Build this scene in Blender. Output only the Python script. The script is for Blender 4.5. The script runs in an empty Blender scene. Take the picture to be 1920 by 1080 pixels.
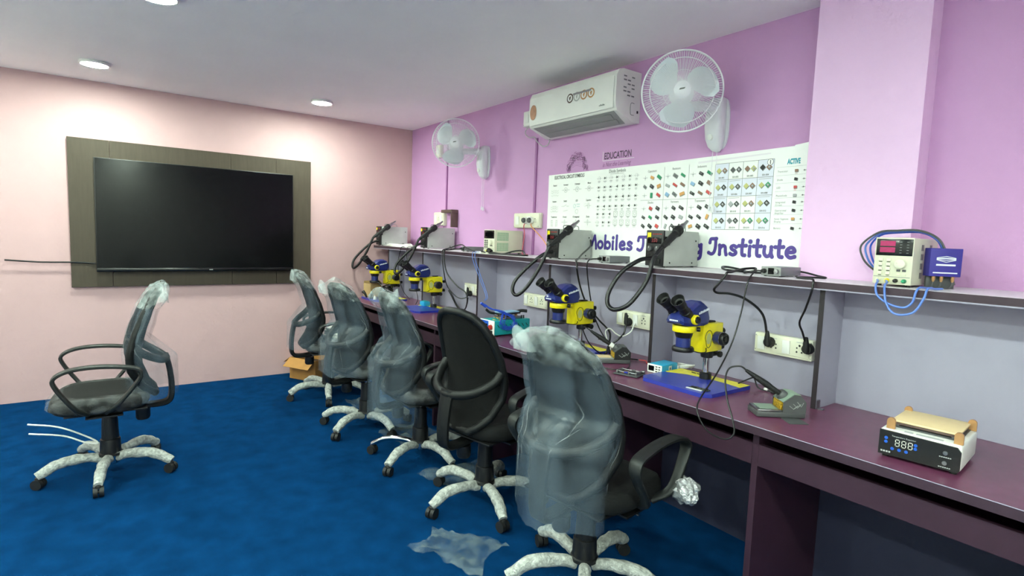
import bpy, bmesh, math, random
from mathutils import Vector, Matrix, Euler, noise

random.seed(7)
PI = math.pi
S = bpy.context.scene
C = S.collection

# ------------------------------------------------------------------ camera
CAM_F = 1039.55                       # focal length in pixels of the 1920-wide frame
YAW, PITCH, ROLL = 2.51183, -0.090985, 0.035656
cd = bpy.data.cameras.new('camera')
cd.sensor_fit = 'HORIZONTAL'; cd.sensor_width = 36.0
cd.lens = CAM_F / 1920.0 * 36.0
cd.clip_start = 0.02
cam = bpy.data.objects.new('camera', cd); C.objects.link(cam)
_f = Vector((math.cos(YAW) * math.cos(PITCH), math.sin(YAW) * math.cos(PITCH), math.sin(PITCH)))
_r = _f.cross(Vector((0, 0, 1))).normalized(); _u = _r.cross(_f)
_r2 = _r * math.cos(ROLL) + _u * math.sin(ROLL); _u2 = -_r * math.sin(ROLL) + _u * math.cos(ROLL)
M = Matrix((_r2, _u2, -_f)).transposed().to_4x4()
M.translation = Vector((5.576, -2.6694, 1.40))
cam.matrix_world = M
S.camera = cam

# ------------------------------------------------------------------ world, exposure
w = bpy.data.worlds.new('world'); S.world = w; w.use_nodes = True
w.node_tree.nodes['Background'].inputs[0].default_value = (0.02, 0.02, 0.022, 1)
w.node_tree.nodes['Background'].inputs[1].default_value = 1.0
vs = S.view_settings
vs.view_transform = 'Standard'; vs.look = 'None'; vs.gamma = 1.0; vs.use_curve_mapping = False
vs.exposure = 1.55
LAMP_STRENGTH = 200.0                 # emission of every round LED ceiling light
LAMPS = [(0.64, -1.16), (0.64, -2.72), (2.30, -2.45), (3.70, -2.45), (5.10, -2.45), (6.30, -2.45), (2.30, -3.90), (3.70, -3.90), (5.10, -3.90), (0.64, -4.2), (6.30, -3.90), (7.10, -2.45), (7.10, -3.90)]  # last three are unseen fill lights, added to brighten the right side
try:
    S.cycles.use_denoising = True; S.cycles.denoising_prefilter = 'FAST'
    S.cycles.max_bounces = 7; S.cycles.transparent_max_bounces = 16; S.cycles.adaptive_threshold = 0.03
    S.cycles.sample_clamp_indirect = 6.0
    S.cycles.caustics_reflective = False; S.cycles.caustics_refractive = False
except Exception:
    pass

# ------------------------------------------------------------------ materials
def lin(c):
    if c == 'LAMP': return (0.80, 0.975, 0.81)     # LED white as the camera balanced it
    if isinstance(c, str):
        c = tuple(int(c[i:i + 2], 16) / 255 for i in (0, 2, 4))
    return tuple((v / 12.92 if v <= 0.04045 else ((v + 0.055) / 1.055) ** 2.4) for v in c)
MATS = {}
def mat(name, col, rough=0.5, metal=0.0, var=0.06, vscale=12.0, bump=0.0, bscale=200.0, spec=0.5,
        alpha=1.0, emit=None, estr=0.0, coat=0.0, detail=3.0, sheen=0.0, stretch=None):
    if name in MATS: return MATS[name]
    m = bpy.data.materials.new(name); m.use_nodes = True
    nt = m.node_tree; b = nt.nodes['Principled BSDF']
    c = lin(col)
    tc = nt.nodes.new('ShaderNodeTexCoord')
    src = tc.outputs['Object']
    if stretch:
        mp = nt.nodes.new('ShaderNodeMapping'); mp.inputs['Scale'].default_value = stretch
        nt.links.new(src, mp.inputs['Vector']); src = mp.outputs['Vector']
    nz = nt.nodes.new('ShaderNodeTexNoise'); nz.inputs['Scale'].default_value = vscale; nz.inputs['Detail'].default_value = detail
    nt.links.new(src, nz.inputs['Vector'])
    rp = nt.nodes.new('ShaderNodeValToRGB')
    rp.color_ramp.elements[0].position = 0.3; rp.color_ramp.elements[1].position = 0.7
    rp.color_ramp.elements[0].color = tuple(max(0, v * (1 - var)) for v in c) + (1,)
    rp.color_ramp.elements[1].color = tuple(min(1, v * (1 + var)) for v in c) + (1,)
    nt.links.new(nz.outputs['Fac'], rp.inputs['Fac'])
    nt.links.new(rp.outputs['Color'], b.inputs['Base Color'])
    b.inputs['Roughness'].default_value = rough; b.inputs['Metallic'].default_value = metal
    b.inputs['Specular IOR Level'].default_value = spec
    b.inputs['Alpha'].default_value = alpha
    if coat: b.inputs['Coat Weight'].default_value = coat; b.inputs['Coat Roughness'].default_value = 0.1
    if sheen: b.inputs['Sheen Weight'].default_value = sheen
    if emit:
        b.inputs['Emission Color'].default_value = lin(emit) + (1,); b.inputs['Emission Strength'].default_value = estr
    if bump:
        n2 = nt.nodes.new('ShaderNodeTexNoise'); n2.inputs['Scale'].default_value = bscale; n2.inputs['Detail'].default_value = 4
        nt.links.new(src, n2.inputs['Vector'])
        bp = nt.nodes.new('ShaderNodeBump'); bp.inputs['Strength'].default_value = bump; bp.inputs['Distance'].default_value = 0.01
        nt.links.new(n2.outputs['Fac'], bp.inputs['Height']); nt.links.new(bp.outputs['Normal'], b.inputs['Normal'])
    MATS[name] = m
    return m

def plaster(name, col, patch=0.05, crack=1.0):
    """wall paint over trowelled plaster: broad tone drift, fine grain, worn patches with raised edges"""
    m = mat(name, col, rough=0.62, var=0.03, vscale=1.6, spec=0.3)
    nt = m.node_tree; b = nt.nodes['Principled BSDF']
    tc = [n for n in nt.nodes if n.type == 'TEX_COORD'][0]
    g = nt.nodes.new('ShaderNodeTexNoise'); g.inputs['Scale'].default_value = 90; g.inputs['Detail'].default_value = 5
    l = nt.nodes.new('ShaderNodeTexNoise'); l.inputs['Scale'].default_value = 5.5; l.inputs['Detail'].default_value = 8; l.inputs['Roughness'].default_value = 0.65
    for n in (g, l): nt.links.new(tc.outputs['Object'], n.inputs['Vector'])
    st = nt.nodes.new('ShaderNodeValToRGB'); st.color_ramp.elements[0].position = 0.52; st.color_ramp.elements[1].position = 0.56
    nt.links.new(l.outputs['Fac'], st.inputs['Fac'])
    b1 = nt.nodes.new('ShaderNodeBump'); b1.inputs['Strength'].default_value = 0.10; b1.inputs['Distance'].default_value = 0.01
    b2 = nt.nodes.new('ShaderNodeBump'); b2.inputs['Strength'].default_value = 0.14 * crack; b2.inputs['Distance'].default_value = 0.006
    nt.links.new(g.outputs['Fac'], b1.inputs['Height']); nt.links.new(st.outputs['Color'], b2.inputs['Height'])
    nt.links.new(b1.outputs['Normal'], b2.inputs['Normal']); nt.links.new(b2.outputs['Normal'], b.inputs['Normal'])
    return m

def film(name, tint, amin, amax, scale=9.0, rough=0.22, zs=0.32):
    """thin plastic film: clear with milky creases"""
    if name in MATS: return MATS[name]
    m = bpy.data.materials.new(name); m.use_nodes = True
    nt = m.node_tree; b = nt.nodes['Principled BSDF']
    b.inputs['Base Color'].default_value = lin(tint) + (1,); b.inputs['Roughness'].default_value = rough
    b.inputs['Specular IOR Level'].default_value = 0.7
    tc = nt.nodes.new('ShaderNodeTexCoord')
    mp = nt.nodes.new('ShaderNodeMapping'); mp.inputs['Scale'].default_value = (1.8, 1.8, zs)
    nt.links.new(tc.outputs['Object'], mp.inputs['Vector'])
    nz = nt.nodes.new('ShaderNodeTexNoise'); nz.inputs['Scale'].default_value = scale; nz.inputs['Detail'].default_value = 3; nz.inputs['Distortion'].default_value = 0.5
    nt.links.new(mp.outputs['Vector'], nz.inputs['Vector'])
    mr = nt.nodes.new('ShaderNodeMapRange'); mr.inputs['From Min'].default_value = 0.35; mr.inputs['From Max'].default_value = 0.72
    mr.inputs['To Min'].default_value = amin; mr.inputs['To Max'].default_value = amax
    nt.links.new(nz.outputs['Fac'], mr.inputs['Value']); nt.links.new(mr.outputs['Result'], b.inputs['Alpha'])
    bp = nt.nodes.new('ShaderNodeBump'); bp.inputs['Strength'].default_value = 0.35; bp.inputs['Distance'].default_value = 0.02
    n2 = nt.nodes.new('ShaderNodeTexNoise'); n2.inputs['Scale'].default_value = scale * 1.5; n2.inputs['Detail'].default_value = 2; n2.inputs['Distortion'].default_value = 0.6
    nt.links.new(mp.outputs['Vector'], n2.inputs['Vector'])
    nt.links.new(n2.outputs['Fac'], bp.inputs['Height']); nt.links.new(bp.outputs['Normal'], b.inputs['Normal'])
    MATS[name] = m
    return m

m_wall_left = plaster('pink_plaster', 'BE9C9F')
m_wall_right = plaster('lilac_plaster', 'C494C2', crack=0.6)
m_pillar = plaster('pale_pink_plaster', 'E6BFE4')
m_wall_white = plaster('white_plaster', 'E9E6E4')
m_ceiling = mat('ceiling_paint', 'F7F4F5', rough=0.7, var=0.02, vscale=2, bump=0.04, bscale=60, spec=0.2)
m_carpet = mat('blue_carpet', '04305A', rough=1.0, var=0.22, vscale=9, bump=0.5, bscale=420, spec=0.02, detail=8)
m_board = mat('taupe_laminate', '4A423A', rough=0.42, var=0.08, vscale=5, stretch=(1, 14, 1.2), spec=0.15)
m_purple = mat('purple_laminate', '66334F', rough=0.33, var=0.08, vscale=30, spec=0.5, coat=0.15)
m_purple_dk = mat('dark_purple_edge', '35222F', rough=0.45, var=0.1, vscale=20)
m_divedge = mat('dark_divider_edge', '1F161D', rough=0.5, var=0.1, vscale=20)
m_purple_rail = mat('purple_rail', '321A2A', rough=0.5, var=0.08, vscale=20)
m_lav = mat('lavender_laminate', '9995A8', rough=0.4, var=0.025, vscale=4, spec=0.4)
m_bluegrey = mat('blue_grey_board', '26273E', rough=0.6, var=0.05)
m_shelfwhite = mat('white_laminate', 'E4DFE4', rough=0.35, var=0.03, vscale=5)
m_black = mat('black_plastic', '0E0E10', rough=0.42, var=0.15, vscale=40)
m_black_gl = mat('glossy_black', '0C0C0E', rough=0.18, var=0.1, vscale=20)
m_rubber = mat('black_rubber', '111112', rough=0.6, var=0.15, vscale=50)
m_cable = mat('black_cable', '0F0F11', rough=0.38, var=0.1)
m_chrome = mat('chrome', 'C8C8CA', rough=0.12, metal=1.0, var=0.04)
m_steel = mat('brushed_steel', '9A9A9C', rough=0.32, metal=1.0, var=0.08, vscale=60)
m_white = mat('white_plastic', 'E2E2DE', rough=0.35, var=0.025, vscale=8)
m_fanwhite = mat('fan_white', 'DDDCE2', rough=0.35, var=0.02)
m_cream = mat('cream_plastic', 'DAD8C4', rough=0.4, var=0.03)
m_beige = mat('beige_metal', 'CFCDB8', rough=0.42, var=0.03)
m_grey = mat('grey_powder_metal', 'AEB0AC', rough=0.5, var=0.05, vscale=14, bump=0.05, bscale=500)
m_dkgrey = mat('dark_grey', '4A4B4D', rough=0.45, var=0.06)
m_screen = mat('black_glass', '060608', rough=0.16, var=0.05, spec=0.22)
m_blue = mat('deep_blue_enamel', '1E2968', rough=0.32, var=0.06, vscale=20, coat=0.2)
m_baseblue = mat('blue_enamel_base', '26339A', rough=0.3, var=0.05, vscale=20, coat=0.2)
m_yellow = mat('yellow_enamel', 'EAD818', rough=0.35, var=0.05, vscale=20, coat=0.15)
m_turq = mat('turquoise_enamel', '14979C', rough=0.4, var=0.05)
m_sky = mat('sky_blue_plastic', '2EA6D2', rough=0.35, var=0.04)
m_bluewire = mat('blue_wire', '2A4FC0', rough=0.4, var=0.06)
m_ltblue = mat('light_blue_wire', '5B7FD0', rough=0.4, var=0.06)
m_redwire = mat('pink_red_wire', 'C2606E', rough=0.4, var=0.06)
m_orange = mat('orange_wire', 'D08A58', rough=0.4, var=0.06)
m_red = mat('red_plastic', 'A62A22', rough=0.4, var=0.05)
m_copper = mat('copper_stop', 'B98A5C', rough=0.4, metal=0.45, var=0.1, vscale=40)
m_tan = mat('tan_silicone', 'E0C69A', rough=0.6, var=0.06, vscale=8)
m_card = mat('cardboard', 'A9783F', rough=0.8, var=0.08, vscale=10, bump=0.1, bscale=120)
m_card2 = mat('light_cardboard', 'B99A6A', rough=0.8, var=0.08, vscale=10)
m_mesh = mat('black_mesh_fabric', '0B0B0C', rough=0.9, var=0.3, vscale=160, bump=0.2, bscale=700, spec=0.2)
m_fabric = mat('dark_seat_fabric', '0E0F10', rough=0.85, var=0.2, vscale=120, bump=0.3, bscale=500, spec=0.25)
m_frame = mat('chair_frame_plastic', '111213', rough=0.5, var=0.12, vscale=30, spec=0.25)
m_arm = mat('armrest_plastic', '191B1B', rough=0.48, var=0.08, vscale=30, spec=0.35)
m_foam = mat('foam_net_wrap', 'B0B2AE', rough=0.45, var=0.38, vscale=60, bump=1.0, bscale=160, detail=6)
m_bag = film('bag_film', '8092A2', 0.065, 0.25, 5, 0.30)
m_bagtop = film('bag_film_crumpled', 'C6D2D4', 0.07, 0.36, 9, 0.28, 1.5)
m_bagfold = film('bag_film_fold', 'E4EAEC', 0.04, 0.18, 20, 0.25)
m_seatwrap = film('seat_wrap_film', 'D5D8DA', 0.01, 0.14, 9, 0.2, 1.8)
m_sheet = film('floor_sheet_film', 'A8B6B0', 0.05, 0.26, 8, 0.3, 1.8)
m_crumple = mat('silver_crumple', 'B9BABC', rough=0.2, metal=0.6, var=0.5, vscale=45, bump=1.0, bscale=70)
m_poster = mat('poster_vinyl', 'F0F2EF', rough=0.45, var=0.012, vscale=3)
m_ink = mat('black_ink', '262628', rough=0.6, var=0.05)
m_ink2 = mat('grey_ink', '77797A', rough=0.6, var=0.05)
m_ink3 = mat('pale_grey_ink', 'A9ACAE', rough=0.6, var=0.03)
m_inkpale = mat('pale_lilac_print', 'DFE2EE', rough=0.5, var=0.02)
m_inkpurple = mat('purple_ink', '4E3C8E', rough=0.5, var=0.03)
m_inkteal = mat('teal_ink', '1C93A6', rough=0.5, var=0.03)
m_inkgreen = mat('green_ink', '1E8C60', rough=0.5, var=0.05)
m_inkred = mat('red_ink', 'C64848', rough=0.5, var=0.05)
m_inktan = mat('tan_ink', 'CE9A5A', rough=0.5, var=0.05)
m_inkolive = mat('olive_ink', 'BDBE7A', rough=0.5, var=0.05)
m_inkblue = mat('blue_ink', '8FB4D4', rough=0.5, var=0.05)
m_inkbrown = mat('brown_ink', '8A6A58', rough=0.5, var=0.05)
m_mural = mat('plum_mural_paint', '8A4B86', rough=0.6, var=0.1)
m_muraldk = mat('dark_mural_paint', '4A2A4C', rough=0.6, var=0.1)
m_bronze = mat('bronze_sticker', 'B08468', rough=0.3, metal=0.3, var=0.15, vscale=60)
m_louver = mat('grey_louver', '8A8C8B', rough=0.5, var=0.04)
m_conduit = mat('painted_conduit', '9A6298', rough=0.6, var=0.05)
m_brown = mat('brown_plastic', '5A4640', rough=0.5, var=0.06)
m_paper = mat('white_paper', 'E6E4DD', rough=0.7, var=0.05, vscale=20)
m_pcb = mat('dark_pcb', '3A4038', rough=0.4, var=0.25, vscale=90)
m_greenstand = mat('grey_green_metal', '7E9082', rough=0.4, var=0.06)
m_brass = mat('brass_wool', 'C9A02E', rough=0.35, metal=0.7, var=0.5, vscale=220, bump=1.0, bscale=260)
m_purplebag = mat('violet_fabric', '332A86', rough=0.6, var=0.08)
m_led = mat('lamp_diffuser', 'FFFFFF', rough=0.5, var=0.0, emit='LAMP', estr=LAMP_STRENGTH)
m_reddisp = mat('red_led_digits', '5A0E16', rough=0.4, var=0.1, emit='C01828', estr=0.04)
m_pinkdisp = mat('magenta_display', '7A1240', rough=0.3, var=0.2, vscale=60, emit='A01858', estr=0.25)
m_digits = mat('pale_led_digits', 'D8D8D0', rough=0.4, var=0.02)
m_bluebtn = mat('blue_button', '1F56B8', rough=0.4, var=0.1)

# ------------------------------------------------------------------ mesh builder
def catmull(pts, sub=6, closed=False):
    pts = [Vector(p) for p in pts]; n = len(pts); out = []
    if n < 3: return pts
    rng = range(n) if closed else range(n - 1)
    for i in rng:
        if closed: p0, p1, p2, p3 = pts[i - 1], pts[i], pts[(i + 1) % n], pts[(i + 2) % n]
        else:
            p1, p2 = pts[i], pts[i + 1]
            p0 = pts[i - 1] if i > 0 else p1 * 2 - p2
            p3 = pts[i + 2] if i + 2 < n else p2 * 2 - p1
        for k in range(sub):
            t = k / sub
            out.append(0.5 * ((2 * p1) + (p2 - p0) * t + (2 * p0 - 5 * p1 + 4 * p2 - p3) * t * t + (3 * p1 - p0 - 3 * p2 + p3) * t ** 3))
    if not closed: out.append(pts[-1])
    return out

class MB:
    def __init__(s): s.bm = bmesh.new(); s.mats = []
    def mi(s, m):
        if m is None: return 0
        if m not in s.mats: s.mats.append(m)
        return s.mats.index(m)
    def _new(s, verts, faces, m=None, X=None):
        i = s.mi(m)
        vs_ = [s.bm.verts.new((X @ Vector(v)) if X else Vector(v)) for v in verts]
        for f in faces:
            try:
                fc = s.bm.faces.new([vs_[k] for k in f]); fc.material_index = i
            except ValueError: pass
        return s
    def box(s, c, d, m=None, bev=0.0, seg=2, rot=None, X=None):
        bm = bmesh.new(); bmesh.ops.create_cube(bm, size=1.0)
        for v in bm.verts: v.co = Vector((v.co.x * d[0], v.co.y * d[1], v.co.z * d[2]))
        if bev: bmesh.ops.bevel(bm, geom=bm.edges[:], offset=min(bev, min(d) * 0.49), segments=seg, affect='EDGES', profile=0.5)
        T = Matrix.Translation(Vector(c))
        if rot is not None: T = T @ Euler(rot).to_matrix().to_4x4()
        if X is not None: T = X @ T
        bm.verts.ensure_lookup_table(); bm.verts.index_update()
        s._new([T @ v.co for v in bm.verts], [[v.index for v in f.verts] for f in bm.faces], m); bm.free(); return s
    def bb(s, x0, x1, y0, y1, z0, z1, m=None, bev=0.0, seg=2):
        return s.box(((x0 + x1) / 2, (y0 + y1) / 2, (z0 + z1) / 2), (abs(x1 - x0), abs(y1 - y0), abs(z1 - z0)), m, bev, seg)
    def rings(s, rs, m=None, close_u=True, cap0=True, cap1=True, X=None, close_v=False):
        n = len(rs[0]); V = [v for r in rs for v in r]; F = []
        L = len(rs)
        for j in range(L if close_v else L - 1):
            a, b = j * n, ((j + 1) % L) * n
            for i in range(n if close_u else n - 1):
                k = (i + 1) % n
                F.append((a + i, a + k, b + k, b + i))
        if not close_v and close_u:
            if cap0: F.append(tuple(reversed(range(n))))
            if cap1: F.append(tuple((L - 1) * n + i for i in range(n)))
        return s._new(V, F, m, X)
    def cyl(s, p0, p1, r0, r1=None, n=16, m=None, X=None, cap=True):
        p0, p1 = Vector(p0), Vector(p1); r1 = r0 if r1 is None else r1
        d = (p1 - p0).normalized(); a = d.orthogonal().normalized(); b = d.cross(a)
        R = [[p + (a * math.cos(2 * PI * i / n) + b * math.sin(2 * PI * i / n)) * r for i in range(n)] for p, r in ((p0, r0), (p1, r1))]
        return s.rings(R, m, cap0=cap, cap1=cap, X=X)
    def lathe(s, p0, d, prof, n=24, m=None, X=None):
        """prof: (radius, distance along d)"""
        p0 = Vector(p0); d = Vector(d).normalized(); a = d.orthogonal().normalized(); b = d.cross(a)
        R = [[p0 + d * t + (a * math.cos(2 * PI * i / n) + b * math.sin(2 * PI * i / n)) * max(r, 1e-5) for i in range(n)] for r, t in prof]
        return s.rings(R, m, X=X)
    def tube(s, pts, r, n=8, m=None, sub=6, closed=False, X=None):
        P = catmull(pts, sub, closed) if sub > 1 else [Vector(p) for p in pts]
        Q = [P[0]]
        for p in P[1:]:
            if (p - Q[-1]).length > 1e-5: Q.append(p)
        P = Q; L = len(P)
        rr = r if callable(r) else (lambda t: r)
        R = []; nrm = None
        for i in range(L):
            if closed: t = (P[(i + 1) % L] - P[i - 1])
            else: t = (P[min(i + 1, L - 1)] - P[max(i - 1, 0)])
            t = t.normalized()
            if nrm is None: nrm = t.orthogonal().normalized()
            nrm = (nrm - t * nrm.dot(t))
            nrm = nrm.normalized() if nrm.length > 1e-6 else t.orthogonal().normalized()
            b = t.cross(nrm); q = rr(i / max(1, L - 1))
            R.append([P[i] + (nrm * math.cos(2 * PI * k / n) + b * math.sin(2 * PI * k / n)) * q for k in range(n)])
        return s.rings(R, m, X=X, close_v=closed)
    def band(s, pts, side, wd, th, m=None, sub=6, closed=False, X=None, rnd=True):
        """flat strap swept along a path; side = direction of its width"""
        P = catmull(pts, sub, closed); L = len(P); sd = Vector(side).normalized(); R = []
        for i in range(L):
            t = (P[(i + 1) % L] - P[i - 1]) if closed else (P[min(i + 1, L - 1)] - P[max(i - 1, 0)])
            t = t.normalized(); nn = t.cross(sd).normalized(); s2 = nn.cross(t)
            W = wd(i / L) if callable(wd) else wd
            T = th(i / L) if callable(th) else th
            prof = [(-.5, -.25), (-.5, .25), (-.38, .5), (.38, .5), (.5, .25), (.5, -.25), (.38, -.5), (-.38, -.5)] if rnd else [(-.5, -.5), (-.5, .5), (.5, .5), (.5, -.5)]
            R.append([P[i] + s2 * (a * W) + nn * (b * T) for a, b in prof])
        return s.rings(R, m, X=X, close_v=closed)
    def prism(s, poly, d0, d1, m=None, X=None):
        n = len(poly)
        V = [(x, y, d0) for x, y in poly] + [(x, y, d1) for x, y in poly]
        F = [tuple(reversed(range(n))), tuple(range(n, 2 * n))] + [(i, (i + 1) % n, n + (i + 1) % n, n + i) for i in range(n)]
        return s._new(V, F, m, X)
    def sphere(s, c, r, m=None, n=12, sc=(1, 1, 1)):
        c = Vector(c); R = []
        for j in range(n // 2 + 1):
            th = PI * j / (n // 2)
            rr = max(math.sin(th), 1e-3) * r
            R.append([c + Vector((math.cos(2 * PI * i / n) * rr * sc[0], math.sin(2 * PI * i / n) * rr * sc[1], -math.cos(th) * r * sc[2])) for i in range(n)])
        return s.rings(R, m)
    def torus(s, c, nrm, R, r, n=32, k=8, m=None):
        nrm = Vector(nrm).normalized(); a = nrm.orthogonal().normalized(); b = nrm.cross(a); c = Vector(c)
        pts = [c + (a * math.cos(2 * PI * i / n) + b * math.sin(2 * PI * i / n)) * R for i in range(n)]
        return s.tube(pts, r, k, m, sub=1, closed=True)
    def quad(s, a, b, c, d, m=None): return s._new([a, b, c, d], [(0, 1, 2, 3)], m)
    def surf(s, fn, nu, nv, m=None, closed=False):
        R = [[fn(i / (nu if closed else nu - 1), j / (nv - 1)) for i in range(nu)] for j in range(nv)]
        return s.rings(R, m, close_u=closed, cap0=False, cap1=False)
    def text(s, txt, size, X, m=None, align='LEFT', bold=0.0, sx=1.0, thick=0.0, space=1.0):
        cu = bpy.data.curves.new('t', 'FONT'); cu.body = txt; cu.size = size; cu.align_x = align
        cu.offset = bold; cu.extrude = thick; cu.resolution_u = 3; cu.space_character = space
        o = bpy.data.objects.new('t', cu)
        me = bpy.data.meshes.new_from_object(o)
        s._new([(v.co.x * sx, v.co.y, v.co.z) for v in me.vertices], [tuple(p.vertices) for p in me.polygons], m, X)
        bpy.data.objects.remove(o); bpy.data.curves.remove(cu); bpy.data.meshes.remove(me)
        return s
    def displace(s, fn):
        for v in s.bm.verts: v.co = fn(v.co.copy())
        return s
    def build(s, name, m=None, parent=None, smooth=True, ang=38, weld=False, recalc=True):
        if weld: bmesh.ops.remove_doubles(s.bm, verts=s.bm.verts, dist=1e-5)
        if recalc: bmesh.ops.recalc_face_normals(s.bm, faces=s.bm.faces[:])
        me = bpy.data.meshes.new(name); s.bm.to_mesh(me); s.bm.free()
        ms = s.mats if s.mats else [m]
        for x in ms: me.materials.append(x)
        if smooth:
            me.polygons.foreach_set('use_smooth', [True] * len(me.polygons))
            me.set_sharp_from_angle(angle=math.radians(ang))
        o = bpy.data.objects.new(name, me); C.objects.link(o)
        if parent is not None: o.parent = parent
        return o

def tag(o, label, cat, group=None, kind=None):
    if label: o['label'] = label
    if cat: o['category'] = cat
    if group: o['group'] = group
    if kind: o['kind'] = kind
    return o
def thing(name, label, cat, loc=(0, 0, 0), rz=0.0, group=None, rot=None):
    o = bpy.data.objects.new(name, None); C.objects.link(o); o.empty_display_size = 0.05
    o.location = loc; o.rotation_euler = rot if rot else (0, 0, rz)
    return tag(o, label, cat, group)
def struct(name, mb, m, label=None):
    o = mb.build(name, m, smooth=False); o['kind'] = 'structure'
    if label: o['label'] = label
    return o
def dup(root, loc=None, rz=None, label=None, group=None):
    r = root.copy(); C.objects.link(r)
    if loc is not None: r.location = loc
    if rz is not None: r.rotation_euler = (0, 0, rz)
    if label: r['label'] = label
    if group: r['group'] = group
    for ch in list(root.children):
        c = ch.copy(); C.objects.link(c); c.parent = r
        for g in ch.children:
            d = g.copy(); C.objects.link(d); d.parent = c
    return r
# ================================================================== the room
CEIL = 2.504
X1, Y1 = 7.4, -4.7
struct('floor', MB().bb(-0.1, X1 + 0.1, Y1 - 0.1, 0.1, -0.06, 0.0), m_carpet, 'blue carpeted floor of the training room')
struct('ceiling', MB().bb(-0.1, X1 + 0.1, Y1 - 0.1, 0.1, CEIL, CEIL + 0.1), m_ceiling, 'pale grey flat ceiling')
struct('wall_left', MB().bb(-0.1, 0.0, Y1 - 0.1, 0.1, 0, CEIL), m_wall_left, 'pale pink plastered wall behind the television')
struct('wall_right', MB().bb(0.0, X1 + 0.1, 0.0, 0.1, 0, CEIL), m_wall_right, 'lilac painted wall above the workbench')
struct('wall_near', MB().bb(0.0, X1 + 0.1, Y1 - 0.1, Y1, 0, CEIL), m_wall_white, 'white wall on the near side of the room')
struct('wall_back', MB().bb(X1, X1 + 0.1, Y1, 0.0, 0, CEIL), m_wall_white, 'white wall behind the viewpoint')
struct('wall_pillar', MB().bb(4.285, 4.715, -0.10, -0.0005, 0, CEIL), m_pillar, 'pale pink plastered pillar standing proud of the lilac wall')

# round LED ceiling lights, with added fill lights behind the viewer
def ceiling_light(x, y, label):
    t = thing('ceiling_light', label, 'light', (x, y, CEIL), group='round LED ceiling lights')
    MB().lathe((0, 0, 0.0), (0, 0, -1), [(0.0765, 0.001), (0.090, 0.001), (0.092, 0.014), (0.088, 0.019), (0.080, 0.019), (0.0765, 0.016), (0.0765, 0.001)], 36, m_white).build('rim', m_white, t)
    MB().lathe((0, 0, -0.0155), (0, 0, -1), [(0.001, 0), (0.0755, 0.0), (0.0755, 0.0035), (0.001, 0.0050)], 36).build('diffuser', m_led, t)
_ll = ['round LED ceiling light nearest the corner of pink and lilac walls', 'round LED ceiling light above the television', 'round LED ceiling light over the carpet left of the fans',
       'round LED ceiling light in mid room before the poster', 'round LED ceiling light above the viewer', 'round LED ceiling light at the right end of the room',
       'round LED ceiling light near the near wall on the left', 'round LED ceiling light near the near wall in the middle', 'round LED ceiling light behind the viewer', 'round LED ceiling light at the far left end of the television wall',
       'added round LED fill light behind and right of the viewer', 'added round LED fill light by the wall behind the viewer', 'added round LED fill light in the corner behind the viewer']
for (x, y), l in zip(LAMPS, _ll): ceiling_light(x, y, l)

# ================================================================== television on its panel
t = thing('wall_panel', 'taupe laminate wall panel mounted behind the television', 'panel', (0, -1.93, 0.885))
PY = [(-2.915, -2.650), (-2.648, -1.773), (-1.771, -1.392), (-1.390, -1.076)]
for a, b in PY:
    MB().bb(0.0005, 0.03, a + 1.93, b + 1.93, 0.0, 1.168, bev=0.0012, seg=1).build('board', m_board, t)
t = thing('television', 'large black flat screen television on the taupe panel', 'television', (0.031, -2.002, 1.02))
MB().bb(0.0, 0.03, -0.55, 0.55, 0.12, 0.78, bev=0.01).build('rear_housing', m_black, t)
MB().bb(0.03, 0.058, -0.751, 0.749, -0.008, 0.89, bev=0.004).build('body', m_black, t)
MB().bb(0.0581, 0.0592, -0.744, 0.742, 0.024, 0.884).build('screen', m_screen, t, smooth=False)
MB().bb(0.058, 0.061, -0.751, 0.749, -0.008, 0.02, bev=0.0015).build('lower_bezel', m_black_gl, t)
MB().bb(0.0612, 0.0616, 0.04, 0.068, 0.001, 0.010).build('maker_mark', m_ink2, t, smooth=False)
tag(MB().tube([(0.04, -3.3, 1.10), (0.037, -3.1, 1.085), (0.036, -2.92, 1.084), (0.036, -2.86, 1.083), (0.037, -2.80, 1.078), (0.045, -2.757, 1.074)], 0.006, 8).build('television_cable', m_cable),
    'black cable running along the wall into the left side of the television', 'cable')

# ================================================================== trunking, sockets and switch boxes on the lilac wall
def conduit(x, z0, z1, label):
    tag(MB().bb(x - 0.011, x + 0.011, -0.011, -0.0005, z0, z1, bev=0.002).build('cable_conduit', m_conduit), label, 'conduit', 'painted wall conduits')
conduit(0.788, 1.63, CEIL - 0.001, 'thin painted conduit down the lilac wall behind the far fan')
conduit(2.175, 1.27, 2.16, 'thin painted conduit below the left end of the air conditioner')

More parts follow.
